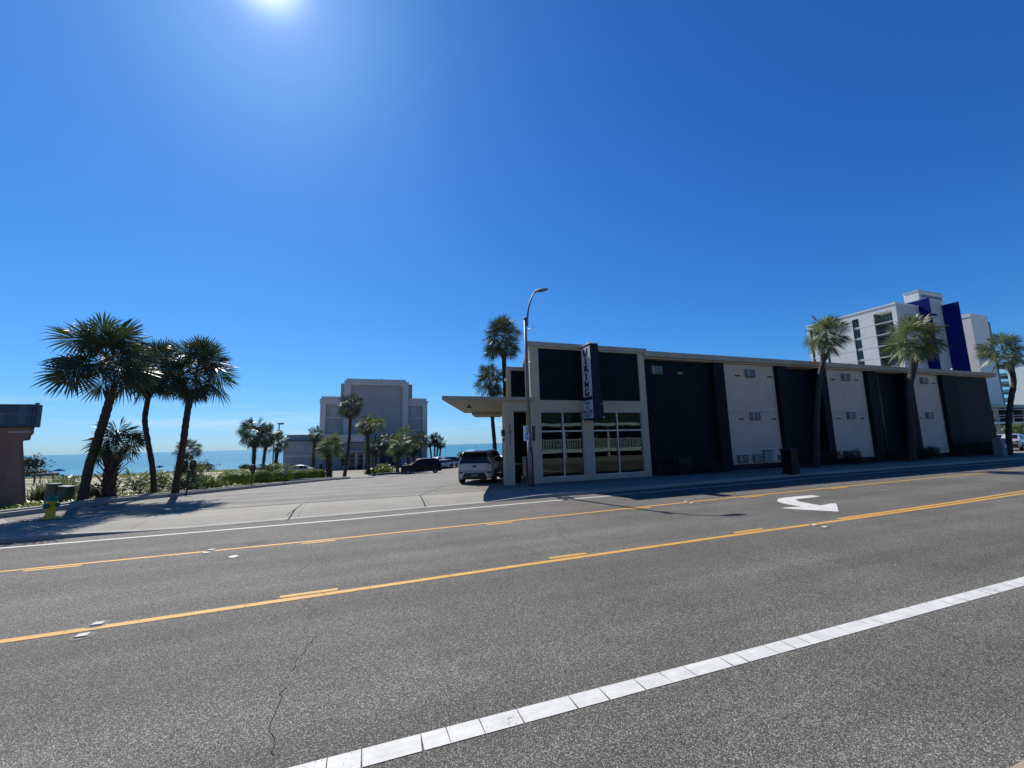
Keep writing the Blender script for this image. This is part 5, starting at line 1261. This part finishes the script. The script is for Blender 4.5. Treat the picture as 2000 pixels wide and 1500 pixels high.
# ------------------------------------------------------------------ cars
m_tyre = M('tyre_rubber', (.02, .02, .02), .85); m_rim = M('alloy_rim', (.45, .45, .46), .3, metal=.8); m_cg = M('car_glass', (.006, .007, .008), .06, .02, spec=.3)
m_tail = M('tail_lamp', (.11, .012, .018), .25); m_trim = M('black_trim', (.02, .02, .021), .6); m_plate = M('number_plate', (.5, .5, .5), .5)
def paint(name, c): return M(name, c, .28, .03, 3, coat=.8, spec=.5)
PROF = {'box': dict(top=[(-2.02, .98), (-1.98, 1.30), (-1.80, 1.585), (-1.2, 1.64), (0, 1.65), (.45, 1.60), (1.12, 1.12), (1.25, 1.06), (1.85, .98), (2.0, .78)], belt=.98, gh=(-1.97, 1.12)),
        'suv': dict(top=[(-2.35, 1.0), (-2.30, 1.15), (-2.05, 1.68), (-1.2, 1.78), (0, 1.76), (.5, 1.68), (1.15, 1.15), (1.3, 1.10), (2.2, 1.0), (2.35, .75)], belt=1.08, gh=(-2.28, 1.15)),
        'sedan': dict(top=[(-2.3, .85), (-2.25, .98), (-1.75, 1.02), (-1.1, 1.38), (-.5, 1.44), (.2, 1.42), (.9, 1.02), (1.1, .97), (2.1, .84), (2.3, .62)], belt=.93, gh=(-1.75, .98))}
def car(label, p, rz, kind, pmat, name='parked_car', group=None, W=1.8, roofm=None, cat='car', rear=True, sc=1.0):
    P = PROF[kind]; T = P['top']; X0, X1 = T[0][0], T[-1][0]; root = thing(name, label, cat, tuple(p), rz, group)
    root.scale = (sc, sc, sc)
    def top(y): return float(np.interp(y, [a for a, _ in T], [b_ for _, b_ in T]))
    def hw(y, z):
        e = min(1, (y-X0)/.35+.0), min(1, (X1-y)/.9)
        q = W/2*(.90+.10*min(1, max(0, e[0]))**.6)*(.84+.16*min(1, max(0, e[1]))**.6)
        if z < .5: q *= .955+.045*(z/.5)
        if z > P['belt']: q *= 1-.22*(z-P['belt'])/.65
        return q
    ys = sorted(set([X0, X0+.03, X0+.12, X0+.3]+[a for a, _ in T]+list(np.linspace(X0+.4, X1-.4, 22))+[X1-.25, X1-.1, X1]))
    zb = .26
    ring = lambda y: [(f*hw(y, z), y, z) for f, z in [(-.86, zb), (-1, zb+.12), (-1, .5), (-1, .75), (-1, min(P['belt'], top(y))), (-.985, P['belt']+(top(y)-P['belt'])*.5 if top(y) > P['belt'] else top(y)), (-.94, top(y)-.035), (-.80, top(y)), (0, top(y)+.02), (.80, top(y)), (.94, top(y)-.035), (.985, P['belt']+(top(y)-P['belt'])*.5 if top(y) > P['belt'] else top(y)), (1, min(P['belt'], top(y))), (1, .75), (1, .5), (1, zb+.12), (.86, zb)]]
    mb = MB(); vs = []; fs = []
    for y in ys: vs += ring(y)
    m_ = 17
    for i in range(len(ys)-1):
        for k in range(m_): fs.append((i*m_+k, i*m_+(k+1) % m_, (i+1)*m_+(k+1) % m_, (i+1)*m_+k))
    mb.add(vs, fs, True); mb.f += [tuple(range(m_)), tuple((len(ys)-1)*m_+k for k in range(m_-1, -1, -1))]; mb.sm += [False]*2
    mb.build('body', pmat, root, local=True)
    # glass: side windows follow the body side
    y0, y1 = P['gh']; bl = P['belt']
    def side(mb, s, a, b_, lo, hi=None, off=.008, n=6):
        v = []
        for i in range(n+1):
            y = a+(b_-a)*i/n; h = min(top(y)-.09, hi or 9)
            h = max(h, lo+.01); v += [(s*(hw(y, lo)+off), y, lo), (s*(hw(y, h)*.985+off), y, h)]
        mb.add(v, [(2*i, 2*i+1, 2*i+3, 2*i+2) if s > 0 else (2*i, 2*i+2, 2*i+3, 2*i+1) for i in range(n)])
    for s in (-1, 1):
        L = y1-y0
        for a, b_ in ((y0+L*.07, y0+L*.24), (y0+L*.27, y0+L*.56), (y0+L*.585, y0+L*.93)):
            g = MB(); side(g, s, a, b_, bl+.03); g.build('side_window', m_cg, root, local=True)
        g = MB(); side(g, s, X0+.3, X1-.3, .27, .36, .012, 10); g.build('sill', m_trim, root, local=True)
    # windscreen and rear window on the profile
    def band(nm, a, b_, off=.012, wf=.80, mt=None):
        g = MB(); v = []
        n = 4
        for i in range(n+1):
            y = a+(b_-a)*i/n; z = top(y)+off; w_ = hw(y, z)*wf; v += [(-w_, y, z), (w_, y, z)]
        g.add(v, [(2*i, 2*i+1, 2*i+3, 2*i+2) for i in range(n)]); g.build(nm, mt or m_cg, root, local=True)
    i1 = [a for a, b_ in T if b_ > bl+.35][-1]
    band('windscreen', i1+.04, P['gh'][1]-.03)
    if kind != 'box':
        iz = [a for a, b_ in T if b_ > bl+.3][0]; band('rear_window', P['gh'][0]+.03, iz-.02)
    for sx in (-1, 1):
        for wyy in (X0+.72, X1-.80):
            w_ = MB(); r = .335; cxx = sx*(W/2-.10)
            prof = [(-.11, r*.55), (-.11, r*.93), (-.08, r), (.08, r), (.11, r*.93), (.11, r*.6)]
            n = 22; vs = [(cxx+a, wyy+rr*cos(2*pi*k/n), .335+rr*sin(2*pi*k/n)) for a, rr in prof for k in range(n)]
            w_.add(vs, [(i*n+k, i*n+(k+1) % n, (i+1)*n+(k+1) % n, (i+1)*n+k) for i in range(5) for k in range(n)], True)
            wo_ = w_.build('wheel', m_tyre, root, local=True)
            rm_ = MB()
            for k in range(5):
                a = 2*pi*k/5; rm_.add([(cxx+sx*.10, wyy+.05*cos(a+b_), .335+.05*sin(a+b_)) for b_ in (-1.2, 1.2)]+[(cxx+sx*.095, wyy+r*.6*cos(a+b_), .335+r*.6*sin(a+b_)) for b_ in (.25, -.25)], [(0, 1, 2, 3)])
            rm_.tube([(cxx+sx*.02, wyy, .335), (cxx+sx*.06, wyy, .335)], r*.6, 18); rm_.build('rim', m_rim, wo_, local=True)
            ar = MB(); n = 14
            v = []
            for k in range(n+1):
                a = pi*k/n; v += [(sx*(W/2+.006), wyy+.36*cos(a), .335+.36*sin(a)), (sx*(W/2+.010), wyy+.42*cos(a), .335+.42*sin(a))]
            ar.add(v, [(2*k, 2*k+1, 2*k+3, 2*k+2) for k in range(n)])
            v = [(sx*(W/2+.004), wyy+.37*cos(pi*k/n), .30+.37*sin(pi*k/n)) for k in range(n+1)]; ar.add(v, [tuple(range(n+1))])
            ar.build('wheel_arch', m_trim, root, local=True)
    yb = X0-.001
    g = MB(); g.box(-W*.40, W*.40, X0-.06, X0+.1, .30, .62, .04); g.build('bumper', m_trim if kind != 'box' else pmat, root, local=True)
    if kind != 'box':
        g = MB(); g.box(-.16, .16, X0-.075, X0-.06, .43, .54, .004); g.build('number_plate', m_plate, root, local=True)
    if kind != 'box':
        for s in (-1, 1):
            g = MB(); g.box(s*W*.36, s*W*.445, X0-.03, X0+.12, .78, .96 if kind == 'suv' else .88, .02); g.build('tail_light', m_tail, root, local=True)
    for s in (-1, 1):
        g = MB(); g.box(s*W*.30, s*W*.42, X1-.22, X1+.0, .60, .72, .03); g.build('headlight', m_plate, root, local=True)
        g = MB(); g.box(s*(W/2-.02), s*(W/2+.16), y1-.45, y1-.35, bl+.02, bl+.16, .03); g.build('mirror', m_trim, root, local=True)
    return root
pw = paint('white_car_paint', (.42, .42, .42)); pk = M('black_car_paint', (.004, .004, .005), .35, .03, 3, spec=.3); ps = paint('silver_car_paint', (.35, .36, .37)); pbl = paint('blue_car_paint', (.01, .02, .09)); pgr = paint('grey_car_paint', (.05, .052, .055))
C1 = car('white boxy hatchback seen from behind at the edge of the motel canopy', (5.92, 20.25, tz(20.3)), radians(-28), 'box', pw, W=1.82, sc=.93)
X0 = -2.02
def cb(nm, mt, *bx, par=None):
    mb = MB()
    for b_ in bx: mb.box(*b_)
    return mb.build(nm, mt, par or C1, local=True)
mb = MB(); mb.add([(-.68, -2.05, 1.02), (.68, -2.05, 1.02), (.65, -2.015, 1.30), (-.65, -2.015, 1.30), (.60, -1.87, 1.53), (-.60, -1.87, 1.53)], [(0, 1, 2, 3), (3, 2, 4, 5)]); 
mb.v = [(x, y-.02, z) for x, y, z in mb.v]; rw = mb.build('rear_window', m_cg, C1, local=True)
mb = MB(); mb.box(-.68, .68, -2.07, -1.98, .66, 1.01, .02); tg = mb.build('tailgate', pw, C1, local=True)
mb = MB(); mb.box(-.10, .10, -2.078, -2.07, .84, .92, .003); mb.box(-.07, .07, -2.079, -2.07, .80, .825, .003); mb.build('badge', m_trim, tg, local=True)
for s in (-1, 1):
    mb = MB(); mb.add([(s*.70, -2.06, .98), (s*.86, -1.98, .98), (s*.76, -1.86, 1.48), (s*.63, -1.92, 1.50)], [(0, 1, 2, 3) if s < 0 else (3, 2, 1, 0)]); mb.build('tail_light', m_tail, C1, local=True)
    mb = MB(); mb.box(s*.60, s*.80, -2.095, -2.0, .52, .62, .02); mb.build('reflector', m_tail, C1, local=True)
mb = MB(); mb.add([(-.50, -2.088, .56), (.50, -2.088, .56), (.62, -2.088, .28), (-.62, -2.088, .28)], [(0, 1, 2, 3)]); mb.box(-.60, .60, -2.08, -2.0, .24, .34, .03); mb.build('bumper_insert', m_trim, C1, local=True)
mb = MB(); mb.box(-.16, .16, -2.105, -2.088, .38, .49, .003); mb.build('number_plate', M('shaded_plate', (.22, .21, .22), .6), C1, local=True)
mb = MB(); mb.tube([(0, -1.6, 1.64), (0, -1.75, 1.84)], .008, 5); mb.build('aerial', m_trim, C1, local=True)
mb = MB(); mb.box(-.62, .62, -2.02, -1.8, 1.56, 1.60, .015); mb.build('spoiler', pw, C1, local=True)

car('black estate car in the shade right beside the white boxy hatchback', (8.2, 27.6, tz(27.6)), radians(-24), 'suv', pk, W=1.85, sc=.93)
q = ter(828, 925); car('black four-wheel drive parked broadside before the stocky palms', (q.x-.2, q.y+.8, tz(q.y)), radians(82), 'suv', pk, W=1.9, sc=1.0)
q = ter(806, 921); car('second dark car mostly hidden behind the black four-wheel drive', (q.x+1.5, q.y+3.2, tz(q.y)), radians(85), 'suv', pgr, W=1.85)
CG = 'cars in the far row of the car park'
for i, (px, dd_, kind, pm_, lab) in enumerate(((861, 66, 'sedan', pw, 'white saloon, leftmost in the sunlit far row between the black car and the white hatchback'), (873, 69, 'sedan', ps, 'silver saloon in the middle of the sunlit far row'), (884, 72, 'suv', pgr, 'grey car at the right of the far row, partly hidden by the white hatchback'), (866, 78, 'suv', pw, 'white high-roofed car behind the sunlit far row'))):
    q = at(px, 905, dd_); car(lab, (q.x, q.y, tz(q.y)), radians(-60 if i != 2 else -75), kind, pm_, group=CG)
q = at(981, 905, 40); car('dark blue car with a sun-struck windscreen seen between hatchback and canopy post', (q.x+.4, q.y, tz(q.y)), radians(180), 'sedan', pbl, group='cars beyond the canopy')
q = at(986, 900, 52); car('white car just behind the dark blue one beyond the canopy', (q.x, q.y, tz(q.y)), radians(200), 'suv', pw, group='cars beyond the canopy')
q = at(580, 925, 60); car('silver saloon with only its roof showing above the clipped bushes', (q.x, q.y, tz(q.y)), radians(80), 'sedan', ps)
umbrella(872, 893, 100, 9, 'small dark beach umbrella above the far row of cars', mat=m_bu)
umbrella(979, 890, 84, 9, 'red and white parasol left of the canopy post', mat=M('parasol_red', (.45, .04, .06), .7))
umbrella(987, 888, 90, 9, 'darker red parasol closest to the canopy post', mat=M('parasol_dark_red', (.25, .03, .05), .7))
q = ter(1993, 880); car('white car at the right edge behind the utility cabinet', (q.x+1.0, q.y+.8, tz(q.y)), radians(-80), 'sedan', pw)
